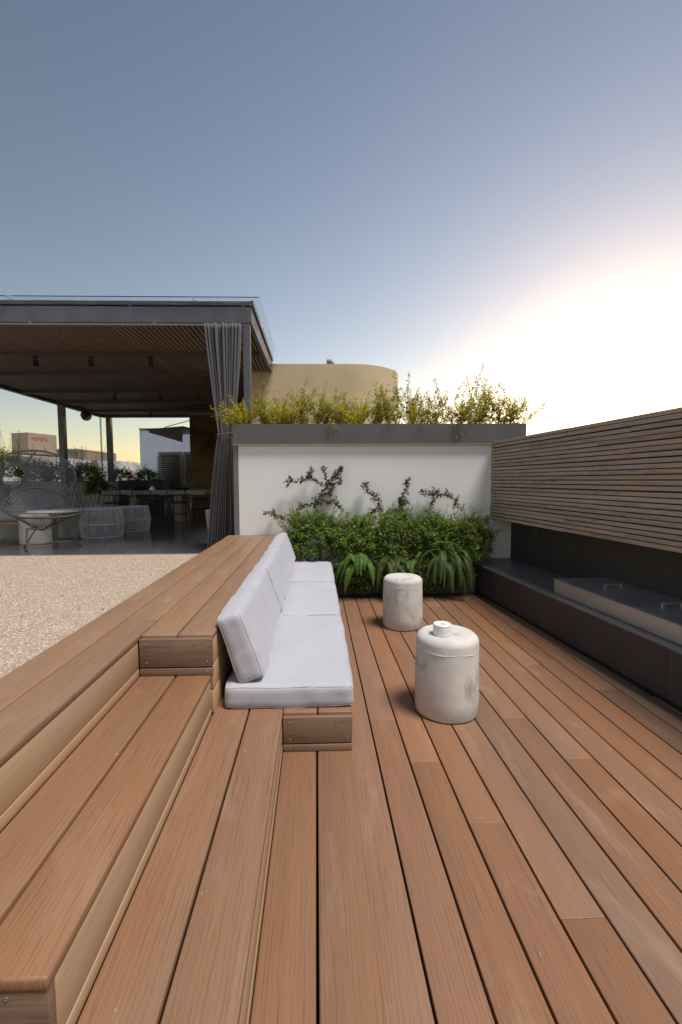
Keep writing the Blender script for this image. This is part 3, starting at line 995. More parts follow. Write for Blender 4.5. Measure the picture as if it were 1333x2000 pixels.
G1 = 'shrubs in the low planter'
bush('leafy_shrub', (0.00, 5.26, 0.64), 0.40, 0.24, 0.36, 760, 'dense small-leaved green shrub touching the bench cushions', 'shrub_leaf', 31, G1, sprigs=34)
bush('leafy_shrub', (0.46, 5.22, 0.58), 0.36, 0.28, 0.34, 720, 'dense green shrub between the bench and the middle vine', 'shrub_leaf', 32, G1, sprigs=22)
bush('leafy_shrub', (0.92, 5.20, 0.60), 0.38, 0.29, 0.38, 800, 'dense green shrub in the middle of the low planter', 'shrub_leaf', 33, G1, sprigs=34)
bush('leafy_shrub', (1.35, 5.20, 0.59), 0.36, 0.29, 0.37, 760, 'dense green shrub right of the planter middle under the hooked vine', 'shrub_leaf', 34, G1, sprigs=30)
bush('leafy_shrub', (1.75, 5.20, 0.56), 0.31, 0.27, 0.40, 700, 'dense green shrub spilling over the black stone bench', 'shrub_leaf', 35, G1, sprigs=34)
bush('trailing_shrub', (0.60, 5.04, 0.27), 0.48, 0.14, 0.25, 900, 'dark trailing growth hanging over the planter front near the bench', 'trail_leaf', 36, G1, size=0.028, sprigs=0, drop=0.95)
bush('trailing_shrub', (1.34, 5.03, 0.27), 0.44, 0.14, 0.25, 900, 'dark trailing growth hanging over the planter front near the stone bench', 'trail_leaf', 37, G1, size=0.026, sprigs=0, drop=0.9)

GF = 'ferns in the low planter'
fern('fern', (0.42, 4.95, 0.44), 20, 0.38, 'fern_leaf', 51, 'bright green sword fern arching over the planter near the cushions', GF, lift=0.45, arch=2.6, pairs=24, width=0.036)
fern('fern', (0.30, 5.00, 0.62), 5, 0.26, 'fern_leaf', 56, 'fresh upright fern fronds in the shrubs near the cushions', GF, lift=1.4, arch=1.2, pairs=20, width=0.032, spread=0.9)
fern('fern', (1.10, 4.93, 0.46), 4, 0.25, 'fern_leaf', 52, 'small bright fern frond cluster above the far stool', GF, lift=0.3, arch=2.6, pairs=20, width=0.034, spread=0.7)
fern('fern', (1.46, 4.94, 0.47), 30, 0.46, 'dark_fern_leaf', 53, 'large dark green fern drooping to the deck near the stone bench', GF, lift=0.35, arch=3.4, pairs=28, width=0.034)
fern('fern', (1.42, 4.95, 0.56), 5, 0.24, 'fern_leaf', 54, 'few fresh yellow green fronds above the large dark fern', GF, lift=0.35, arch=0.7, pairs=20, width=0.032, spread=0.9)
fern('fern', (0.84, 4.93, 0.42), 20, 0.42, 'dark_fern_leaf', 55, 'dark green fern hanging behind the far concrete stool', GF, lift=0.3, arch=3.2, pairs=24, width=0.032)

def vine(paths, label, seed, root_xz, mat='vine_leaf', size=0.036, dens=70):
    root = empty('climbing_vine', (root_xz[0], 5.40, root_xz[1]), 0, label, 'vine', 'vines climbing the white wall')
    p = Plant(seed)
    for path in paths:
        pts = []
        for (x0, z0), (x1, z1) in zip(path[:-1], path[1:]):
            for k in range(5):
                t = k / 5
                pts.append((x0 + (x1 - x0) * t + p.r.normal() * 0.006, 5.405 + p.r.normal() * 0.014, z0 + (z1 - z0) * t + p.r.normal() * 0.006))
        pts.append((path[-1][0], 5.40, path[-1][1]))
        ln = sum((Vector(a) - Vector(b)).length for a, b in zip(pts[:-1], pts[1:]))
        p.twig(pts, int(ln * dens), size, 0.0, 0.9, 0.0036, 0.1, 0.8, 2)
        for q in range(int(ln * 26)):
            b0 = np.array(pts[int(p.r.integers(0, len(pts)))])
            if b0[2] < 0.75: continue
            l = p.r.uniform(0.025, 0.075)
            d_ = p.r.normal(size=3); d_[1] = -abs(d_[1]) * 0.4; d_ /= np.linalg.norm(d_)
            p.twig([b0, b0 + d_ * l * 0.5 + np.array([0, 0, .006]), b0 + d_ * l], 6, size * 0.85, 0.2, 0.9, 0.0016, 0.1, 0.75)
    p.finish(root, mat)
vine([[(0.05, 0.30), (-0.02, 1.03), (0.14, 1.24), (0.23, 1.36), (0.31, 1.45)], [(0.14, 1.24), (-0.11, 1.33), (-0.33, 1.27)], [(-0.08, 1.32), (-0.06, 1.47)], [(0.14, 1.27), (0.09, 1.45)], [(0.14, 1.12), (0.23, 1.27), (0.30, 1.30)], [(0.0, 1.05), (0.22, 1.05), (0.30, 0.98)]], 'tallest reddish brown branching vine on the white wall', 61, (0.05, 0.27))
vine([[(-0.15, 0.30), (-0.22, 0.78), (-0.44, 0.88), (-0.56, 0.92)], [(-0.25, 0.85), (-0.2, 1.0), (-0.02, 1.04)]], 'reddish vine reaching out over the timber bench top', 62, (-0.15, 0.27))
vine([[(0.60, 0.30), (0.64, 0.87), (0.76, 1.02), (0.67, 1.14), (0.56, 1.26)]], 'reddish vine with a single tip curling towards the bench', 63, (0.60, 0.27))
vine([[(1.00, 0.30), (0.99, 0.90), (1.03, 1.08), (1.09, 1.30)], [(1.05, 0.93), (0.90, 0.93), (0.78, 0.87)], [(1.02, 1.0), (1.10, 1.04)]], 'slim upright reddish vine in the middle of the white wall', 64, (1.0, 0.27))
vine([[(1.36, 0.30), (1.33, 0.83), (1.42, 1.14), (1.60, 1.14), (1.70, 0.98)], [(1.42, 1.14), (1.24, 1.17)]], 'reddish vine with a hooked drooping tip on the white wall', 65, (1.36, 0.27))
vine([[(1.70, 0.30), (1.74, 0.42), (1.93, 0.48), (2.10, 0.61)], [(1.80, 0.60), (1.92, 0.78), (2.08, 0.82)]], 'leafy shoot reaching over the stone bench below the screen', 66, (1.70, 0.27), 'shrub_leaf', 0.028)

# ================================================================== UPPER PLANTING
def airy(x, top, label, seed, mat='sunny_leaf', n=7, spread=0.16, lean=(0, 0), group='airy shrubs in the planter trough', size=0.034, dens=1.25):
    z0 = 1.952
    root = empty('airy_shrub', (x, 5.66, z0), 0, label, 'shrub', group)
    p = Plant(seed)
    r = p.r
    H = top - z0
    n = n + 5
    for i in range(n):
        h = H * (1.0 if i == 0 else r.uniform(0.40, 0.85))
        bx = x + r.normal() * 0.05; by = 5.66 + r.uniform(-.1, .1)
        e = np.array([x + (lean[0] if i < 3 else lean[0] * .4) + r.normal() * spread * (0.35 if i == 0 else 1), by + r.normal() * 0.07 + lean[1], z0 + h])
        path = p.curve((bx, by, z0), e, 0.10, 7)
        p.twig(path, int((16 + 46 * h) * dens), size, 0.08, 1.0, 0.0024, 0.3, 0.42)
        for q in range(int(3 + 6 * h)):
            k = int(r.integers(1, 5))
            b0 = np.array(path[k])
            l = r.uniform(0.06, 0.15) * (0.6 + h)
            p.twig(p.curve(b0, b0 + np.array([r.normal() * l * .8, r.normal() * l * .6, l * r.uniform(.2, 1.0)]), 0.1, 4), int(10 * dens), size * 0.9, 0.1, 1.0, 0.0014, 0.3, 0.42)
    p.finish(root, mat)
airy(-0.93, 2.34, 'shrub leaning over the curtain at the trough end', 71, 'golden_leaf', 9, 0.2, (-0.10, -0.05))
airy(-0.60, 2.50, 'yellow green shrub in the trough beside the steel post', 72, 'sunny_leaf', 8)
airy(-0.36, 2.30, 'airy green shrub, third along the charcoal trough from the curtain', 73, 'golden_leaf', 9, 0.17)
airy(-0.14, 2.57, 'airy green shrub, fourth along the charcoal trough from the curtain', 74, 'sunny_leaf', 8)
airy(0.10, 2.50, 'airy green shrub, fifth along the charcoal trough from the curtain', 75, 'sunny_leaf', 9)
airy(0.32, 2.42, 'airy green shrub, sixth along the charcoal trough from the curtain', 76, 'sunny_leaf', 8)
airy(0.50, 2.38, 'airy green shrub, seventh along the charcoal trough from the curtain', 77, 'golden_leaf', 8)
airy(0.76, 2.50, 'airy green shrub, eighth along the charcoal trough from the curtain', 78, 'sunny_leaf', 8)
airy(0.93, 2.62, 'upright shrub in front of the tower rounded corner', 79, 'sunny_leaf', 7, 0.10)
airy(1.30, 2.57, 'shrub in the trough with one shoot arching towards the tower', 80, 'sunny_leaf', 9, 0.16, (-0.17, 0))
airy(1.50, 2.54, 'airy green shrub, eleventh along the charcoal trough from the curtain', 81, 'sunny_leaf', 10)
airy(1.76, 2.42, 'airy green shrub, twelfth along the charcoal trough from the curtain', 82, 'sunny_leaf', 10)
airy(2.05, 2.72, 'tallest airy shrub standing against the bright sky in the trough', 83, 'sunny_leaf', 8, 0.13)
airy(2.28, 2.58, 'airy green shrub, fourteenth along the charcoal trough from the curtain', 84, 'sunny_leaf', 9, 0.13)
airy(2.43, 2.42, 'shrub at the screen end of the trough leaning outwards', 85, 'sunny_leaf', 8, 0.12, (0.22, 0))
FO = ('first', 'second', 'third', 'fourth', 'fifth')
for i, (fx, ft) in enumerate(((-0.86, 2.30), (-0.44, 2.34), (0.52, 2.36), (1.18, 2.33), (1.94, 2.36))):
    fern('trough_fern', (fx, 5.60, 1.952), 15, (ft - 1.95) * 1.05, 'golden_leaf', 90 + i, 'feathery golden fern clump, %s along the trough from the curtain' % FO[i], 'golden ferns in the planter trough', spread=2.0, lift=2.2, arch=1.1, pairs=24, width=0.030, root_w=0.03)
def sprig(x, z, label, seed):
    root = empty('trailing_sprig', (x, 5.47, 1.965), 0, label, 'plant', 'sprigs trailing over the trough')
    p = Plant(seed)
    for k in range(3):
        p.twig([(x + .02 * k, 5.50, 1.96), (x + .02 * k, 5.445, 1.985), (x + .02 + .05 * k, 5.435, (1.97 + z) / 2), (x + .03 + .07 * k, 5.44, z + .04 * k)], 16, 0.026, 0.3, 1, 0.0014, 0.0, 0.45)
    p.finish(root, 'sunny_leaf')
sprig(0.13, 1.84, 'green sprig trailing down the trough near the tower middle', 101)
sprig(1.64, 1.80, 'green sprig trailing down the trough towards the screen', 102)

# ================================================================== TOWER BEHIND
tw = empty('rounded_tower', (0, 10, 0), 0, 'beige rendered tower with rounded corner behind the trough', 'tower')
pts = [(-1.25, 8.6)]
Rr = 1.05
cx, cy = 0.66, 8.6 + Rr
for k in range(25):
    a = -math.pi / 2 + k / 24 * math.pi / 2
    pts.append((cx + Rr * math.cos(a), cy + Rr * math.sin(a)))
pts += [(cx + Rr, 13.0), (-1.25, 13.0)]
b = MB()
nn = len(pts)
b.add([(x, y, 0.0) for x, y in pts] + [(x, y, 3.46) for x, y in pts], [(i, (i + 1) % nn, nn + (i + 1) % nn, nn + i) for i in range(nn)] + [tuple(range(nn, 2 * nn)), tuple(range(nn - 1, -1, -1))])
b.build('wall', 'tower_plaster', tw, world=True, smooth='auto')
vp = MB()
vp.tube([(0.33, 9.0, 3.46), (0.33, 9.0, 3.55), (0.29, 9.0, 3.60), (0.22, 9.0, 3.61)], 0.045, 12)
v_ = empty('vent_cowl', (0.33, 9.0, 3.461), 0, 'small grey bent vent cowl on top of the tower', 'vent')
vp.build('pipe', 'trim_metal', v_, world=True, smooth='auto')
mast = empty('thin_mast', (-0.27, 9.4, 3.461), 0, 'hair thin lightning rod on top of the tower', 'rod')
MB().tube([(-0.27, 9.4, 3.461), (-0.27, 9.4, 3.66)], 0.004, 5).tube([(-0.29, 9.4, 3.655), (-0.25, 9.4, 3.655)], 0.004, 5).build('rod', 'trim_metal', mast, world=True)

# ================================================================== PERGOLA
pg = empty('steel_pergola', (-3.6, 10, z_floor), 0, 'dark steel pergola with timber slat ceiling and glass roof', 'pergola')
PX0, PX1 = -6.5, -0.80
PY0, PY1 = 5.90, 14.2
def pbox(name, mat, *a, bevel=0.0):
    return MB().box(*a).build(name, mat, pg, world=True, bevel=bevel)
pbox('beam', 'beam_steel', PX0 - .9, -0.865, PY0, PY0 + 0.10, 3.288, 3.484, bevel=0.003)
pbox('side_beam', 'beam_steel', -0.864, PX1, PY0, 8.58, 3.292, 3.480, bevel=0.003)
pbox('side_beam', 'beam_steel', PX0 - 0.06, PX0 + 0.04, PY0 + 0.11, PY1, 3.25, 3.44)
pbox('beam', 'beam_steel', PX0 + 0.05, -1.32, PY1 - 0.10, PY1, 3.24, 3.44)
pbox('roof_plate', 'dark_steel', PX0 - .95, -0.815, 5.92, 14.4, 3.512, 3.562, bevel=0.003)
pbox('gutter_beam', 'beam_steel', -0.812, -0.772, 5.91, 8.58, 3.500, 3.566, bevel=0.002)
for q in (-6.2, -5.0, -3.9, -2.3, -0.9):
    pbox('spacer', 'dark_steel', q - 0.02, q + 0.02, PY0 + .01, PY0 + 0.08, 3.485, 3.5115)
gy = [5.845, 7.55, 9.3, 11.1, 12.9, 14.5]
gx = [-7.5, -3.78, -1.52, -0.69]
for i in range(3):
    for j in range(5):
        if i == 2 and gy[j] > 8.5: continue
        y1 = min(gy[j + 1], 8.58) if i == 2 else gy[j + 1]
        pbox('glass_pane', 'roof_glass', gx[i] + 0.004, gx[i + 1] - 0.004, gy[j] + 0.004, y1 - 0.004, 3.578, 3.588)
        if i == 2 and y1 < gy[j + 1]: break
for q in (-5.2, -3.78, -1.52):
    pbox('glass_support', 'dark_steel', q - 0.02, q + 0.02, 5.95, 14.3, 3.563, 3.5775)
# posts
pbox('post', 'beam_steel', -0.912, -0.822, 5.905, 5.995, z_floor + 0.001, 3.2875, bevel=0.003)
pbox('post', 'beam_steel', -6.50, -6.36, 11.80, 11.94, z_floor + 0.001, 3.249, bevel=0.004)
pbox('post', 'beam_steel', -6.31, -6.17, 14.02, 14.16, z_floor + 0.001, 3.239, bevel=0.004)
# slats
ns = 81
for i in range(ns):
    x = PX0 + 0.09 + (PX1 - 0.11 - PX0 - 0.09) * i / (ns - 1)
    y1 = 8.55 if x > -2.6 and False else PY1 - 0.11
    if x > -1.31: y1 = 8.55
    board('ceiling_slat', 'ceiling_wood', pg, x - 0.021 + 3.6, x + 0.021 + 3.6, PY0 + 0.105 - 10, y1 - 10, 3.310 - z_floor, 3.350 - z_floor, bev=0.002)
for q in (7.28, 8.62, 10.32, 11.66, 13.05):
    x1 = -0.868 if q < 8.5 else -1.32
    pbox('cross_beam', 'dark_steel', PX0 + 0.045, x1, q, q + 0.06, 3.245, 3.309)
pbox('deck_sheet', 'ceiling_wood', PX0 + 0.045, -0.868, PY0 + 0.105, 8.57, 3.40, 3.42)
pbox('deck_sheet', 'ceiling_wood', PX0 + 0.045, -1.32, 8.571, PY1 - 0.105, 3.40, 3.42)
MB().tube([(PX0 - .8, 5.87, 3.250), (-0.95, 5.87, 3.250)], 0.014, 8).build('curtain_rail', 'trim_metal', pg, world=True, smooth='auto')
for q in (-5.8, -3.52, -2.0):
    pbox('rail_bracket', 'trim_metal', q - 0.008, q + 0.008, 5.862, 5.899, 3.255, 3.30)

def spot(x, y, label):
    s = empty('spotlight', (x, y, 3.244), 0, label, 'spotlight', 'spotlights under the pergola ceiling')
    MB().box(x - 0.035, x + 0.035, y + .0, y + 0.05, 3.215, 3.2445).build('base', 'black_plastic', s, world=True)
    MB().tube([(x, y + .02, 3.216), (x, y + .02, 3.19)], 0.012, 8).build('stem', 'black_plastic', s, world=True)
    MB().lathe([(0.03, 0), (0.045, 0.005), (0.045, 0.015), (0.034, 0.06), (0.034, 0.10), (0.01, 0.105)], 16, (x, y + .02, 3.09)).build('head', 'black_plastic', s, world=True, smooth='auto')
for q, (sx, nm) in enumerate(((-2.56, 'first'), (-3.48, 'second'), (-4.32, 'third'))): spot(sx, 7.285, 'black spotlight on the front cross beam, %s from the curtain' % nm)
for sx, nm in ((-2.61, 'first'), (-3.44, 'second'), (-4.44, 'third')): spot(sx, 10.325, 'black spotlight on the middle cross beam, %s from the curtain' % nm)
spot(-4.63, 13.055, 'black spotlight on the rear cross beam of the pergola')

sp = empty('speaker', (-6.15, 12.5, 3.249), 0, 'black round loudspeaker hanging from the pergola edge beam', 'speaker')
MB().tube([(-6.42, 12.5, 3.30), (-6.15, 12.5, 3.26), (-6.13, 12.5, 3.16)], 0.03, 8).build('bracket', 'black_plastic', sp, world=True)
rotm = Matrix.Translation((-6.12, 12.48, 3.06)) @ Matrix.Rotation(rad(-35), 4, 'Y')
s = MB(); s.lathe([(0.02, 0.13), (0.07, 0.125), (0.115, 0.09), (0.13, 0.02), (0.125, -0.05), (0.10, -0.085)][::-1], 24); s.v = [tuple(rotm @ Vector(p)) for p in s.v]
s.build('housing', 'black_plastic', sp, world=True, smooth='auto')
s = MB(); s.lathe([(0.03, -0.115), (0.07, -0.112), (0.098, -0.0855)], 24); s.v = [tuple(rotm @ Vector(p)) for p in s.v]
s.build('grille', 'orange_plastic', sp, world=True, smooth='auto')

rc = empty('rain_chain', (-6.43, 13.95, 3.24), 0, 'dark rain chain hanging beside the rear pergola post', 'chain')
lk = None
for i in range(34):
    if lk is None:
        pts = [(0.024 * math.cos(a), 0, 0.036 * math.sin(a)) for a in [k / 12 * 2 * math.pi for k in range(12)]]
        lk = MB().tube(pts, 0.0085, 4, closed=True).build('link', 'black_wire', rc)
        o = lk
    else:
        o = lk.copy(); COL.objects.link(o); o.parent = rc
    o.location = (0, 0, -0.04 - i * 0.048)
    o.rotation_euler = (0, 0, rad(90) * (i % 2) + rad(20))

# ---- curtain
cu = empty('curtain', (-1.2, 5.87, z_floor), 0, 'tall dark grey curtain tied back at the pergola post', 'curtain')
NU, NV = 150, 46
vs = []
ztop, ztie, zbot = 3.262, 1.90, 0.432
for j in range(NV + 1):
    v = j / NV
    z = ztop + (zbot - ztop) * v
    if z > ztie:
        t = (ztop - z) / (ztop - ztie)
        xl = -1.393 + (-1.235 + 1.393) * t ** 1.15
        xr = -0.925 + (-1.04 + 0.925) * t ** 1.3
        amp = 0.050 * (1 - t) + 0.022 * t
    else:
        t = (ztie - z) / (ztie - zbot)
        e = t ** 0.8
        xl = -1.235 + (-1.435 + 1.235) * e
        xr = -1.04 + (-1.02 + 1.04) * e
        amp = 0.022 * (1 - e) + 0.055 * e
    for i in range(NU + 1):
        u = i / NU
        ph = u * 2 * math.pi * 11 + 0.9 * math.sin(u * 9 + v * 2.0) + 0.5 * math.sin(v * 5)
        w = 0.75 + 0.35 * math.sin(u * 23.0 + 1.0)
        yy = 5.862 + amp * w * math.sin(ph) + 0.012 * math.sin(u * 31 + v * 6)
        xx = xl + (xr - xl) * (u + 0.012 * math.sin(ph * 1.0 + 1.2))
        if z < ztie: yy += 0.10 * t * 0.5
        else: yy += 0.0
        vs.append((xx, yy, z + (0.010 * math.sin(ph) if j == NV else 0)))
fs = [(j * (NU + 1) + i, j * (NU + 1) + i + 1, (j + 1) * (NU + 1) + i + 1, (j + 1) * (NU + 1) + i) for j in range(NV) for i in range(NU)]
cl = MB().add(vs, fs).build('cloth', 'curtain_fabric', cu, world=True, smooth=True)
md = cl.modifiers.new('thickness', 'SOLIDIFY'); md.thickness = 0.003
pts = [(-1.138 + 0.112 * math.cos(a), 5.864 + 0.055 * math.sin(a), 1.90 + 0.012 * math.cos(a)) for a in [k / 24 * 2 * math.pi for k in range(24)]]
MB().tube(pts, 0.010, 6, closed=True).build('tie_back', 'curtain_fabric', cu, world=True, smooth=True)

# ================================================================== FURNITURE UNDER THE PERGOLA
def hoop_chair(name, label, rim, hub_c, hub_r, hub_n, nstr, cord, frame, rim_r=0.011, cord_r=0.003, skip=None):
    root = empty(name, (hub_c[0], hub_c[1], z_floor), 0, label, 'chair')
    MB().tube(rim, rim_r, 8, closed=True).build('rim', frame, root, world=True, smooth=True)
    n = len(rim)
    hn = Vector(hub_n).normalized()
    ax = (Vector(rim[0]) - Vector(hub_c)); ax = (ax - hn * ax.dot(hn)).normalized(); ay = hn.cross(ax)
    ring = [Vector(hub_c) + ax * hub_r * math.cos(2 * math.pi * k / 24) + ay * hub_r * math.sin(2 * math.pi * k / 24) for k in range(24)]
    MB().tube(ring, rim_r * 0.8, 6, closed=True).build('hub_ring', frame, root, world=True, smooth=True)
    c = MB()
    for k in range(nstr):
        t = k / nstr * n
        i = int(t); w = t - i
        p = Vector(rim[i]).lerp(Vector(rim[(i + 1) % n]), w)
        a = 2 * math.pi * k / nstr
        q = Vector(hub_c) + ax * hub_r * math.cos(a) + ay * hub_r * math.sin(a)
        c.tube([p, q], cord_r, 4)
    c.build('cords', cord, root, world=True, kind='stuff')
    return root

# acapulco-type chair: rim high at the back (left), low at the front (right)
cxx, cyy = -3.66, 6.20
ctrl = [(-4.10, 6.05, 0.985), (-4.07, 6.18, 1.13), (-3.97, 6.32, 1.215), (-3.78, 6.42, 1.215), (-3.55, 6.46, 1.13), (-3.33, 6.42, 1.01), (-3.17, 6.28, 0.925),
        (-3.14, 6.12, 0.885), (-3.25, 5.98, 0.86), (-3.45, 5.88, 0.85), (-3.70, 5.84, 0.860), (-3.92, 5.89, 0.90)]
def smooth_loop(ctrl, per=5):
    out = []
    n = len(ctrl)
    for i in range(n):
        p0, p1, p2, p3 = (Vector(ctrl[(i + k - 1) % n]) for k in range(4))
        for q in range(per):
            t = q / per
            out.append(0.5 * ((2 * p1) + (p2 - p0) * t + (2 * p0 - 5 * p1 + 4 * p2 - p3) * t * t + (3 * p1 - p0 - 3 * p2 + p3) * t ** 3))
    return out
ac = hoop_chair('cord_chair', 'dark cord lounge chair with teardrop rim in front of the sofa', smooth_loop(ctrl), (-3.68, 6.12, 0.70), 0.085, (0.05, -0.1, 1), 52, 'dark_cord', 'dark_cord')
fr = MB()
for a, b_ in (((-3.80, 6.06, 0.70), (-3.735, 5.915, 0.43)), ((-3.78, 6.24, 0.70), (-3.99, 6.29, 0.43)), ((-3.42, 6.20, 0.745), (-3.25, 6.30, 0.43))):
    MB().tube([a, b_], 0.009, 6).build('leg', 'dark_cord', ac, world=True)
    MB().lathe([(0.012, 0), (0.018, 0.004), (0.018, 0.014), (0.008, 0.02)], 10, (b_[0], b_[1], z_floor + .0005)).build('foot', 'black_plastic', ac, world=True)
fr.tube([(-3.80, 6.06, 0.70), (-3.62, 6.08, 0.675), (-3.42, 6.20, 0.745), (-3.20, 6.26, 0.83)], 0.008, 6)
fr.tube([(-3.78, 6.24, 0.70), (-3.62, 6.08, 0.675)], 0.008, 6)
fr.tube([(-3.755, 5.96, 0.52), (-3.29, 6.28, 0.50)], 0.006, 5)
fr.tube([(-3.96, 6.28, 0.48), (-3.755, 5.96, 0.52)], 0.006, 5)
fr.build('frame', 'dark_cord', ac, world=True)

ctrl = []
for k in range(16):
    a = 2 * math.pi * k / 16
    ctrl.append((-4.43 + 0.72 * math.cos(a), 7.15 + 0.12 * math.sin(a) - 0.22 * max(0, -math.sin(a)), 1.34 + 0.46 * math.sin(a)))
big = hoop_chair('round_cord_chair', 'grey cord lounge chair with large round sunburst back', smooth_loop(ctrl, 5), (-4.69, 7.22, 1.40), 0.175, (0.0, -0.95, 0.3), 132, 'grey_cord', 'grey_cord', 0.014, 0.0042)
MB().tube([(-4.36, 7.28, 1.80), (-4.55, 7.28, 1.56), (-4.62, 7.26, 1.50)], 0.012, 6).build('back_strut', 'grey_cord', big, world=True)
for a, b_ in (((-4.05, 7.0, 0.93), (-3.95, 6.95, 0.42)), ((-4.85, 7.0, 0.93), (-4.95, 6.95, 0.42)), ((-4.45, 7.25, 0.90), (-4.45, 7.45, 0.42))):
    MB().tube([a, (b_[0], b_[1], b_[2] + .001)], 0.010, 6).build('leg', 'grey_cord', big, world=True)

so = empty('sofa', (-5.2, 7.95, z_floor), 0, 'low pale grey outdoor sofa with timber base', 'sofa')
MB().box(-6.4, -4.45, 7.6, 8.4, 0.60, 0.66).build('base', 'log_wood', so, world=True, bevel=0.006)
for lx in (-6.3, -4.6):
    for ly_ in (7.7, 8.3):
        MB().box(lx - 0.04, lx + 0.04, ly_ - 0.04, ly_ + 0.04, z_floor + .001, 0.599).build('leg', 'black_panel', so, world=True)
def pad(name, par, x0, x1, y0, y1, z0, z1, mat, bev=0.05):
    return MB().box(x0, x1, y0, y1, z0, z1).build(name, mat, par, world=True, smooth=True, bevel=bev, seg=5)
for i, (a, b_) in enumerate(((-6.4, -5.43), (-5.42, -4.45))):
    pad('seat_pad', so, a, b_, 7.6, 8.2, 0.662, 0.90, 'cushion_fabric', 0.07)
    pad('back_pad', so, a, b_, 8.15, 8.4, 0.80, 1.26, 'grey_cushion', 0.07)

ct = empty('drum_table', (-4.05, 6.95, z_floor), 0, 'low round table with pale top on two concrete drums', 'table')
for lx, ly_, rr_ in ((-4.09, 6.72, 0.205), (-3.95, 7.42, 0.185)):
    MB().lathe([(rr_ - .006, 0), (rr_, 0.006), (rr_, 0.40), (rr_ - .03, 0.425), (0.02, 0.427)], 32, (lx, ly_, z_floor + .001)).build('drum_leg', 'old_concrete', ct, world=True, smooth='auto')
MB().lathe([(0.35, 0), (0.375, 0.008), (0.375, 0.03), (0.36, 0.04), (0.02, 0.041)], 40, (-4.00, 7.08, 0.849)).build('top', 'white_marble', ct, world=True, smooth='auto')

def ottoman(loc, R_, H, label):
    root = empty('cord_ottoman', loc, 0, label, 'ottoman', 'pale cord ottomans')
    lev = [(0.88, H), (1.0, H * 0.48), (0.90, 0.012)]
    for f, z in lev:
        MB().tube([(R_ * f * math.cos(a), R_ * f * math.sin(a), z) for a in [k / 32 * 2 * math.pi for k in range(32)]], 0.009, 6, closed=True).build('ring', 'pale_cord', root, smooth=True)
    c = MB()
    n = 92
    for k in range(n):
        a = 2 * math.pi * k / n
        a2 = a + 0.02
        pts = [(R_ * f * math.cos(a), R_ * f * math.sin(a), z) for f, z in lev]
        c.tube(pts, 0.0045, 4)
    for k in range(15):
        f = -0.88 + 1.76 * (k + .5) / 15
        hw = math.sqrt(max(0, 0.88 ** 2 - f * f)) * R_
        c.tube([(-hw, f * R_, H), (hw, f * R_, H)], 0.005, 4)
    c.build('cords', 'pale_cord', root, kind='stuff')
    for k in range(4):
        a = rad(-100 + 90 * k)
        MB().tube([(R_ * f * 0.985 * math.cos(a), R_ * f * 0.985 * math.sin(a), z) for f, z in lev], 0.007, 5).build('frame_rod', 'black_wire', root)
ottoman((-3.47, 7.44, z_floor), 0.335, 0.46, 'larger pale cord ottoman beside the round cord chair')
ottoman((-3.30, 8.28, z_floor), 0.29, 0.44, 'smaller pale cord ottoman towards the dining table')

tb = empty('dining_table', (-3.5, 10.4, z_floor), 0, 'long concrete dining table under the pergola', 'table')
MB().box(-4.66, -2.43, 10.0, 10.9, 1.008, 1.108).build('top', 'table_concrete', tb, world=True, bevel=0.006)
for lx in (-4.02, -3.05):
    MB().box(lx - 0.085, lx + 0.085, 10.10, 10.80, z_floor + .001, 1.0075).build('leg', 'table_concrete', tb, world=True, bevel=0.006)

def dchair(loc, rz, label):
    root = empty('spindle_chair', loc, rz, label, 'chair', 'black hoop-back dining chairs')
    # local: front of chair towards +Y, back at -Y
    MB().lathe([(0.20, 0.0), (0.225, 0.012), (0.225, 0.03), (0.20, 0.036), (0.01, 0.034)], 20, (0, 0, 0.43)).build('seat', 'black_wire', root, smooth='auto')
    for sx in (-1, 1):
        for sy in (-1, 1):
            MB().tube([(0.15 * sx, 0.14 * sy, 0.43), (0.20 * sx, 0.20 * sy, 0.0005)], 0.010, 6).build('leg', 'black_wire', root)
    MB().tube([(-0.175, -0.17, 0.20), (0.175, -0.17, 0.20)], 0.006, 5).tube([(-0.175, 0.17, 0.20), (0.175, 0.17, 0.20)], 0.006, 5).build('stretcher', 'black_wire', root)
    hoop = [(-0.235 * math.cos(a) * (1 if True else 0), -0.20 - 0.05 * math.sin(a), 0.44 + 0.36 * math.sin(a) ** 0.8) for a in [k / 16 * math.pi for k in range(17)]]
    MB().tube(hoop, 0.010, 6).build('back_hoop', 'black_wire', root)
    arm = [(-0.235 * math.cos(a), 0.12 - 0.34 * math.sin(a), 0.61) for a in [k / 14 * math.pi for k in range(15)]]
    MB().tube(arm, 0.009, 6).build('arm_rail', 'black_wire', root)
    for k in range(7):
        f = -0.75 + 1.5 * k / 6
        a = math.acos(f)
        top = (-0.235 * math.cos(a), -0.20 - 0.05 * math.sin(a), 0.44 + 0.36 * math.sin(a) ** 0.8)
        MB().tube([(-f * 0.20, -0.19, 0.46), top], 0.005, 5).build('spindle', 'black_wire', root)
    return root
for i, cx_ in enumerate((-4.21, -3.55, -2.87)):
    dchair((cx_, 9.60, z_floor), rad((6, -4, 3)[i]), ('black hoop-back chair at the table end by the planted wall', 'black hoop-back chair at the middle of the dining table', 'black hoop-back chair at the table end by the curtain')[i])
for i, cx_ in enumerate((-4.1, -3.42, -2.86)):
    dchair((cx_, 11.30, z_floor), rad(180 + (4, -3, 2)[i]), ('black hoop-back chair across the table by the planted wall', 'black hoop-back chair across the middle of the table', 'black hoop-back chair across the table by the brick wall')[i])
nb = empty('napkin_box', (-3.65, 10.25, 1.109), 0, 'small white napkin box on the dining table', 'box')
MB().box(-3.70, -3.60, 10.2, 10.3, 1.1085, 1.165).build('box', 'white_marble', nb, world=True, bevel=0.004)
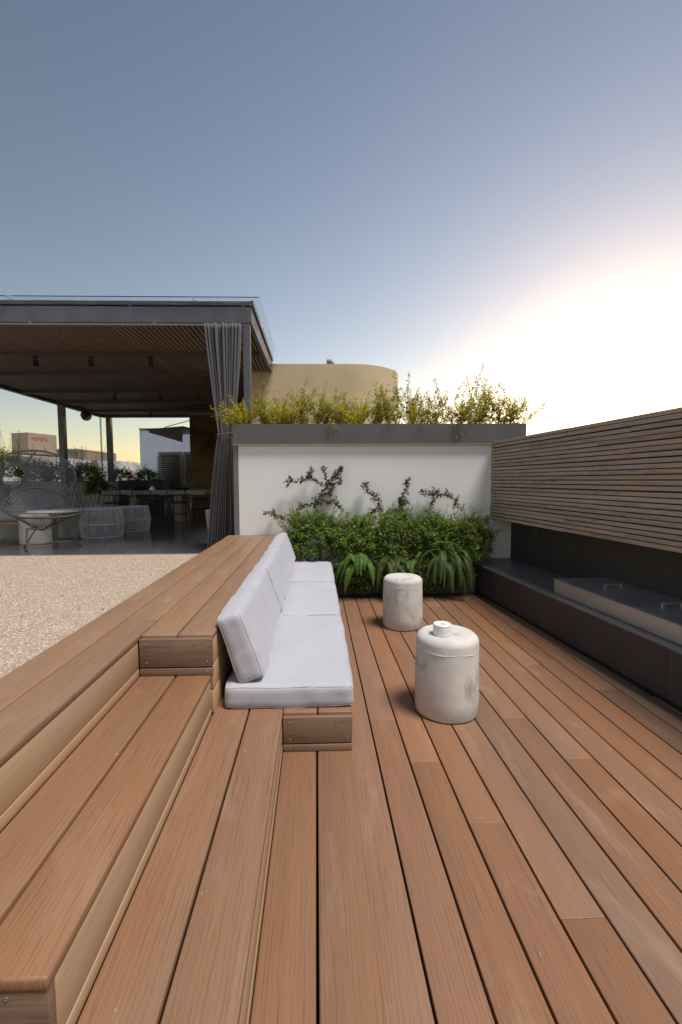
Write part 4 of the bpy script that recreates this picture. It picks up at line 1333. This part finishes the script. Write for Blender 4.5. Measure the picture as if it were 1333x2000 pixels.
MB().box(-3.68, -3.62, 10.24, 10.26, 1.1655, 1.195).build('napkin', 'white_marble', nb, world=True)
for bx_, nm in ((-4.0, 'by the planted wall'), (-3.1, 'by the curtain')):
    bo = empty('serving_tray', (bx_, 10.5, 1.109), 0, 'dark shallow serving tray on the table end ' + nm, 'tray', 'dark trays on the dining table')
    MB().lathe([(0.17, 0), (0.22, 0.05), (0.235, 0.055), (0.22, 0.045), (0.165, 0.012), (0.01, 0.011)], 24, (bx_, 10.5, 1.1085)).build('dish', 'black_plastic', bo, world=True, smooth='auto')

lg = empty('log_stool', (-1.40, 6.28, z_floor), 0, 'pale sawn tree trunk stool beside the curtain', 'stool')
MB().lathe([(0.075, 0), (0.085, 0.01), (0.10, 0.2), (0.125, 0.42), (0.13, 0.485), (0.12, 0.492), (0.01, 0.494)], 20, (-1.40, 6.28, z_floor + .001), wob=lambda a, z: 0.007 * math.sin(3 * a + 1) + 0.004 * math.sin(7 * a + z * 9)).build('trunk', 'log_wood', lg, world=True, smooth='auto')

# ---- brick wall, plants on it
bk = empty('brick_wall', (-3.0, 13.5, z_floor), 0, 'brown brick wall closing the rear of the pergola', 'wall')
MB().box(-3.62, -1.3, 13.33, 13.7, z_floor + .001, 3.235).build('mortar_core', 'far_dark_beige', bk, world=True)
bh, bwid = 0.075, 0.235
nr = int((3.23 - z_floor) / bh)
bmesh_full = None
for r_ in range(nr):
    z = z_floor + 0.004 + r_ * bh
    xs = -3.625 - (bwid / 2 if r_ % 2 else 0)
    while xs < -2.2:
        a = max(xs, -3.625); c_ = xs + bwid - 0.010
        if c_ - a > 0.03:
            board('brick', 'brick_face', bk, a + 3.0, c_ + 3.0, 13.315 - 13.5, 13.345 - 13.5, z - z_floor, z - z_floor + bh - 0.010, axis='X', bev=0.003)
        xs += bwid
def strap_plant(loc, n, L, label, seed):
    root = empty('wall_plant', loc, 0, label, 'plant')
    r = random.Random(seed)
    lo = Vector(loc)
    for i in range(n):
        a = r.uniform(0, 2 * math.pi)
        l = L * r.uniform(.6, 1.1)
        d = Vector((math.cos(a) * 0.8, -r.uniform(.25, .8), math.sin(a) * 0.9))
        p = [lo + d * (l * t) + Vector((0, 0, -0.35 * l * t * t)) for t in (0, .25, .5, .75, 1)]
        s = d.cross(Vector((0, -1, 0.2))).normalized()
        V, F = [], []
        for k, q in enumerate(p):
            w = 0.016 * (0.5, 1, 0.95, 0.6, 0.08)[k]
            V += [q - s * w, q + s * w]
        for k in range(4): F.append((2 * k, 2 * k + 1, 2 * k + 3, 2 * k + 2))
        V = np.array([tuple(q - lo) for q in V])
        tri_mesh('strap_leaf', V, np.array(F), 'strap_leaf', root, None)
strap_plant((-2.95, 13.22, 2.45), 46, 0.62, 'shaggy strap-leaved plant mounted on the brick wall', 3)
fl_ = empty('red_flower', (-2.72, 13.1, 0.42), 0, 'red flowering pot plant half hidden by the curtain', 'flower')
MB().lathe([(0.10, 0), (0.16, 0.30), (0.165, 0.32), (0.14, 0.32), (0.01, 0.30)], 20, (-2.72, 13.1, 0.421)).build('pot', 'planter_metal', fl_, world=True, smooth='auto')
MB().tube([(-2.72, 13.1, 0.72), (-2.74, 13.08, 1.50)], 0.012, 6).build('stem', 'stem', fl_, world=True)
pb = MB()
for k in range(7):
    a = k / 7 * 6.28
    d = Vector((math.cos(a), math.sin(a) * 0.6, 0.25))
    q0 = Vector((-2.74, 13.08, 1.50)); s = Vector((-math.sin(a), math.cos(a) * .6, 0)) * 0.06
    pb.add([q0, q0 + d * 0.12 + s, q0 + d * 0.24, q0 + d * 0.12 - s], [(0, 1, 2), (0, 2, 3)])
pb.build('petals', 'red_petal', fl_, world=True)

# ---- house with shutters, awning
hs = empty('white_house', (-4.2, 16.5, 0), 0, 'pale rendered house wall with louvred shutters beyond the pergola', 'house')
MB().box(-5.88, -1.0, 15.5, 18.0, 0.0, 3.05).build('wall', 'house_plaster', hs, world=True)
MB().box(-5.90, -0.98, 15.48, 18.0, 3.051, 3.075).build('coping', 'lip_metal', hs, world=True)
for (a, c_) in ((-5.25, -4.47), (-4.43, -3.65)):
    sh = MB()
    for q0, q1, z0, z1 in ((a, a + .07, .75, 2.29), (c_ - .07, c_, .75, 2.29), (a + .0705, c_ - .0705, .75, .84), (a + .0705, c_ - .0705, 2.20, 2.29)):
        sh.box(q0, q1, 15.44, 15.495, z0, z1)
    fo = sh.build('shutter', 'shutter_paint', hs, world=True)
    MB().box(a + .0705, c_ - .0705, 15.488, 15.497, .841, 2.199).build('shutter_back', 'dark_void', hs, world=True)
    z = 0.85
    while z < 2.17:
        mt = Matrix.Translation(((a + c_) / 2, 15.465, z + 0.02)) @ Matrix.Rotation(rad(38), 4, 'X')
        w = (c_ - a) / 2 - 0.072
        q = MB(); q.box(-w, w, -0.026, 0.026, -0.005, 0.005, mt)
        lo_ = q.build('louvre', 'shutter_paint', hs, world=True)
        z += 0.062
aw = empty('awning', (-3.6, 13.2, 2.6), 0, 'dark sloping awning fixed to the brick wall edge', 'awning')
b = MB()
A = [(-4.62, 12.6, 2.72), (-3.60, 12.6, 2.80), (-3.60, 15.2, 2.92), (-4.62, 15.2, 2.84)]
b.add([(x, y, z) for x, y, z in A] + [(x, y, z - 0.035) for x, y, z in A], [(0, 1, 2, 3), (7, 6, 5, 4), (0, 4, 5, 1), (1, 5, 6, 2), (2, 6, 7, 3), (3, 7, 4, 0)])
b.build('roof_sheet', 'dark_steel', aw, world=True)
b = MB()
b.add([(-4.50, 12.55, 2.62), (-3.62, 12.55, 2.36), (-3.62, 12.55, 2.76), (-4.50, 12.55, 2.69), (-4.50, 12.59, 2.62), (-3.62, 12.59, 2.36), (-3.62, 12.59, 2.76), (-4.50, 12.59, 2.69)],
      [(0, 1, 2, 3), (7, 6, 5, 4), (0, 4, 5, 1), (1, 5, 6, 2), (2, 6, 7, 3), (3, 7, 4, 0)])
b.build('valance', 'dark_steel', aw, world=True)
MB().tube([(-4.1, 12.6, 2.77), (-3.6, 13.33, 3.05)], 0.012, 6).build('tie_rod', 'dark_steel', aw, world=True)

# ---- planted lattice wall and dark planters at the terrace edge
lw = empty('planter_wall', (-6.8, 12.3, z_floor), 0, 'pale concrete planter wall with crossed relief at the terrace edge', 'planter wall')
MB().box(-8.8, -5.40, 12.22, 12.6, z_floor + .001, 1.31).build('wall', 'old_concrete', lw, world=True)
b = MB()
for k in range(26):
    x0 = -8.5 + k * 0.12
    for s_ in (-1, 1):
        b.tube([(x0 - 0.10 * s_, 12.215, 0.5), (x0 + 0.10 * s_, 12.215, 1.27)], 0.012, 4)
b.build('relief_bars', 'table_concrete', lw, world=True, kind='stuff')
MB().box(-8.6, -5.46, 12.24, 12.58, 1.3105, 1.33).build('soil', 'soil', lw, world=True)
G2 = 'shrubs on the terrace edge'
def hedge(c, rx, ry, rz, n, label, seed, bz, size=0.045, sprigs=10, mat='hedge_leaf'):
    root = empty('edge_shrub', (c[0], c[1], bz), 0, label, 'shrub', G2)
    p = Plant(seed); r = p.r
    for i in range(n):
        a = r.uniform(0, 2 * math.pi); el = math.asin(r.uniform(-0.3, 1)); k = r.uniform(.3, 1) ** .5
        e = np.array([c[0] + rx * k * math.cos(a) * math.cos(el), c[1] + ry * k * math.sin(a) * math.cos(el), c[2] + rz * k * math.sin(el)])
        p.twig(p.curve(e + (np.array(c) - e) * .4, e, .15, 4), 9, size, .1, .9, 0.002 if i % 4 == 0 else 0, .3, .55)
    for i in range(sprigs):
        x0 = c[0] + r.uniform(-rx, rx) * .8
        p.twig(p.curve((x0, c[1], c[2]), (x0 + r.normal() * .15, c[1] + r.normal() * .1, c[2] + rz * r.uniform(.9, 1.75)), .12, 6), 22, size * .8, .2, 1, .004, .3, .5)
    p.finish(root, mat)
hedge((-8.2, 12.4, 1.60), 0.5, 0.28, 0.72, 330, 'tall leafy shrub on the planter wall by the beige block', 117, 1.33, sprigs=16)
hedge((-7.5, 12.4, 1.45), 0.6, 0.28, 0.52, 330, 'leafy shrub on the planter wall behind the round cord chair', 111, 1.33, sprigs=16)
hedge((-6.85, 12.4, 1.43), 0.55, 0.28, 0.50, 330, 'leafy shrub on the planter wall left of the pergola post', 112, 1.33, sprigs=14)
hedge((-6.1, 12.35, 1.40), 0.6, 0.30, 0.52, 420, 'leafy shrub on the planter wall right of the pergola post', 113, 1.33, sprigs=14)
hedge((-5.75, 12.12, 1.10), 0.34, 0.12, 0.46, 200, 'trailing greenery hanging down the end of the planter wall', 114, 1.30, sprigs=0)
dp = empty('edge_planter', (-5.55, 14.7, z_floor), 0, 'dark planter box at the rear terrace edge', 'planter')
MB().box(-6.75, -4.95, 14.5, 14.95, z_floor + .001, 1.33).build('box', 'black_panel', dp, world=True, bevel=0.006)
MB().box(-6.22, -4.98, 14.53, 14.92, 1.3305, 1.345).build('soil', 'soil', dp, world=True)
hedge((-6.2, 14.7, 1.42), 0.5, 0.2, 0.36, 260, 'low green shrub in the dark planter beside the rear post', 115, 1.345, sprigs=8)
hedge((-5.4, 14.7, 1.40), 0.5, 0.2, 0.34, 260, 'low green shrub in the dark planter in front of the house', 116, 1.345, sprigs=8)
for i, (bx_, hh, nm) in enumerate(((-4.88, 1.22, 'taller'), (-4.62, 1.12, 'shorter'))):
    q = empty('dark_stool', (bx_, 14.1, z_floor), 0, nm + ' dark high back chair beside the rear planter', 'chair', 'dark chairs by the rear planter')
    MB().box(bx_ - .11, bx_ + .11, 14.2, 14.24, 0.85, hh).build('backrest', 'black_panel', q, world=True, bevel=0.004)
    MB().box(bx_ - .12, bx_ + .12, 13.95, 14.24, 0.82, 0.849).build('seat', 'black_panel', q, world=True, bevel=0.004)
    for sx in (-.1, .1):
        for sy in (13.97, 14.22):
            MB().box(bx_ + sx - .012, bx_ + sx + .012, sy - .012, sy + .012, z_floor + .001, .8195).build('leg', 'black_panel', q, world=True)
# ================================================================== FAR BUILDINGS
fb = empty('beige_block', (-37, 62, -25), 0, 'beige rooftop block with small red lettering far away', 'building')
b = MB()
P = [(-39.3, 60.5), (-36.6, 59.5), (-35.2, 63.4), (-38.0, 66.0)]
b.add([(x, y, 4.9) for x, y in P] + [(x, y, 7.6) for x, y in P], [(0, 1, 5, 4), (1, 2, 6, 5), (2, 3, 7, 6), (3, 0, 4, 7), (4, 5, 6, 7), (3, 2, 1, 0)])
b.build('penthouse', 'far_beige', fb, world=True)
MB().box(-42, -35.0, 60.0, 72, -25, 4.6).build('white_storeys', 'far_white', fb, world=True)
d = (Vector((-35.2, 63.4, 0)) - Vector((-36.6, 59.5, 0))).normalized()
nrm = Vector((d.y, -d.x, 0))
for k, hgt in enumerate((.34, .4, .32, .36, .4, .32)):
    p0 = Vector((-36.6, 59.5, 0)) + d * (0.5 + k * 0.38) + nrm * 0.02
    b = MB()
    for (o0, o1, z0, z1) in (((0, .08, 0, hgt), (.08, .26, hgt - .1, hgt), (.08, .22, .15, .24)) if k % 2 == 0 else ((0, .08, 0, hgt), (.2, .28, 0, hgt), (.08, .2, 0.0, .09))):
        a_ = p0 + d * o0; c_ = p0 + d * o1; e_ = nrm * 0.04
        zz = 6.75
        b.add([(a_.x, a_.y, zz + z0), (c_.x, c_.y, zz + z0), (c_.x, c_.y, zz + z1), (a_.x, a_.y, zz + z1)] + [((a_ + e_).x, (a_ + e_).y, zz + z0), ((c_ + e_).x, (c_ + e_).y, zz + z0), ((c_ + e_).x, (c_ + e_).y, zz + z1), ((a_ + e_).x, (a_ + e_).y, zz + z1)],
              [(3, 2, 1, 0), (4, 5, 6, 7), (0, 1, 5, 4), (1, 2, 6, 5), (2, 3, 7, 6), (3, 0, 4, 7)])
    b.build('letter', 'red_letter', fb, world=True)
fg = empty('glass_block', (-42, 82, -25), 0, 'green glass office block with flat roof far behind the pergola post', 'building')
MB().box(-46, -41.4, 80, 90, -25, 6.7).build('glass_front', 'green_glass', fg, world=True)
MB().box(-41.39, -39.7, 80, 90, -25, 6.5).build('end_wall', 'far_dark_beige', fg, world=True)
MB().box(-46.2, -40.6, 79.7, 90.2, 6.71, 6.95).build('roof', 'far_beige', fg, world=True)
for k in range(4):
    MB().box(-45.9, -41.5, 79.93, 79.99, 5.2 - k * 1.5, 5.35 - k * 1.5).build('floor_band', 'far_white', fg, world=True)
ft = empty('pale_high_rise', (-118, 305, -25), 0, 'pale distant high-rise on the skyline beside the house', 'building')
MB().box(-122.4, -119.6, 300, 310, -25, 11.8).build('wing', 'far_white', ft, world=True)
MB().box(-119.59, -116.5, 299, 311, -25, 13.5).build('tower', 'far_white', ft, world=True)
MB().box(-116.49, -112.0, 300, 310, -25, 11.9).build('wing', 'far_white', ft, world=True)
wt = empty('roof_tank_block', (-28, 70, -25), 0, 'small dark rooftop block beside the rear pergola post', 'building')
MB().box(-33.0, -29.5, 70, 76, -25, 4.4).build('storeys', 'far_white', wt, world=True)
MB().box(-32.6, -31.4, 70.5, 73, 4.41, 5.7).build('tank_house', 'far_dark_beige', wt, world=True)
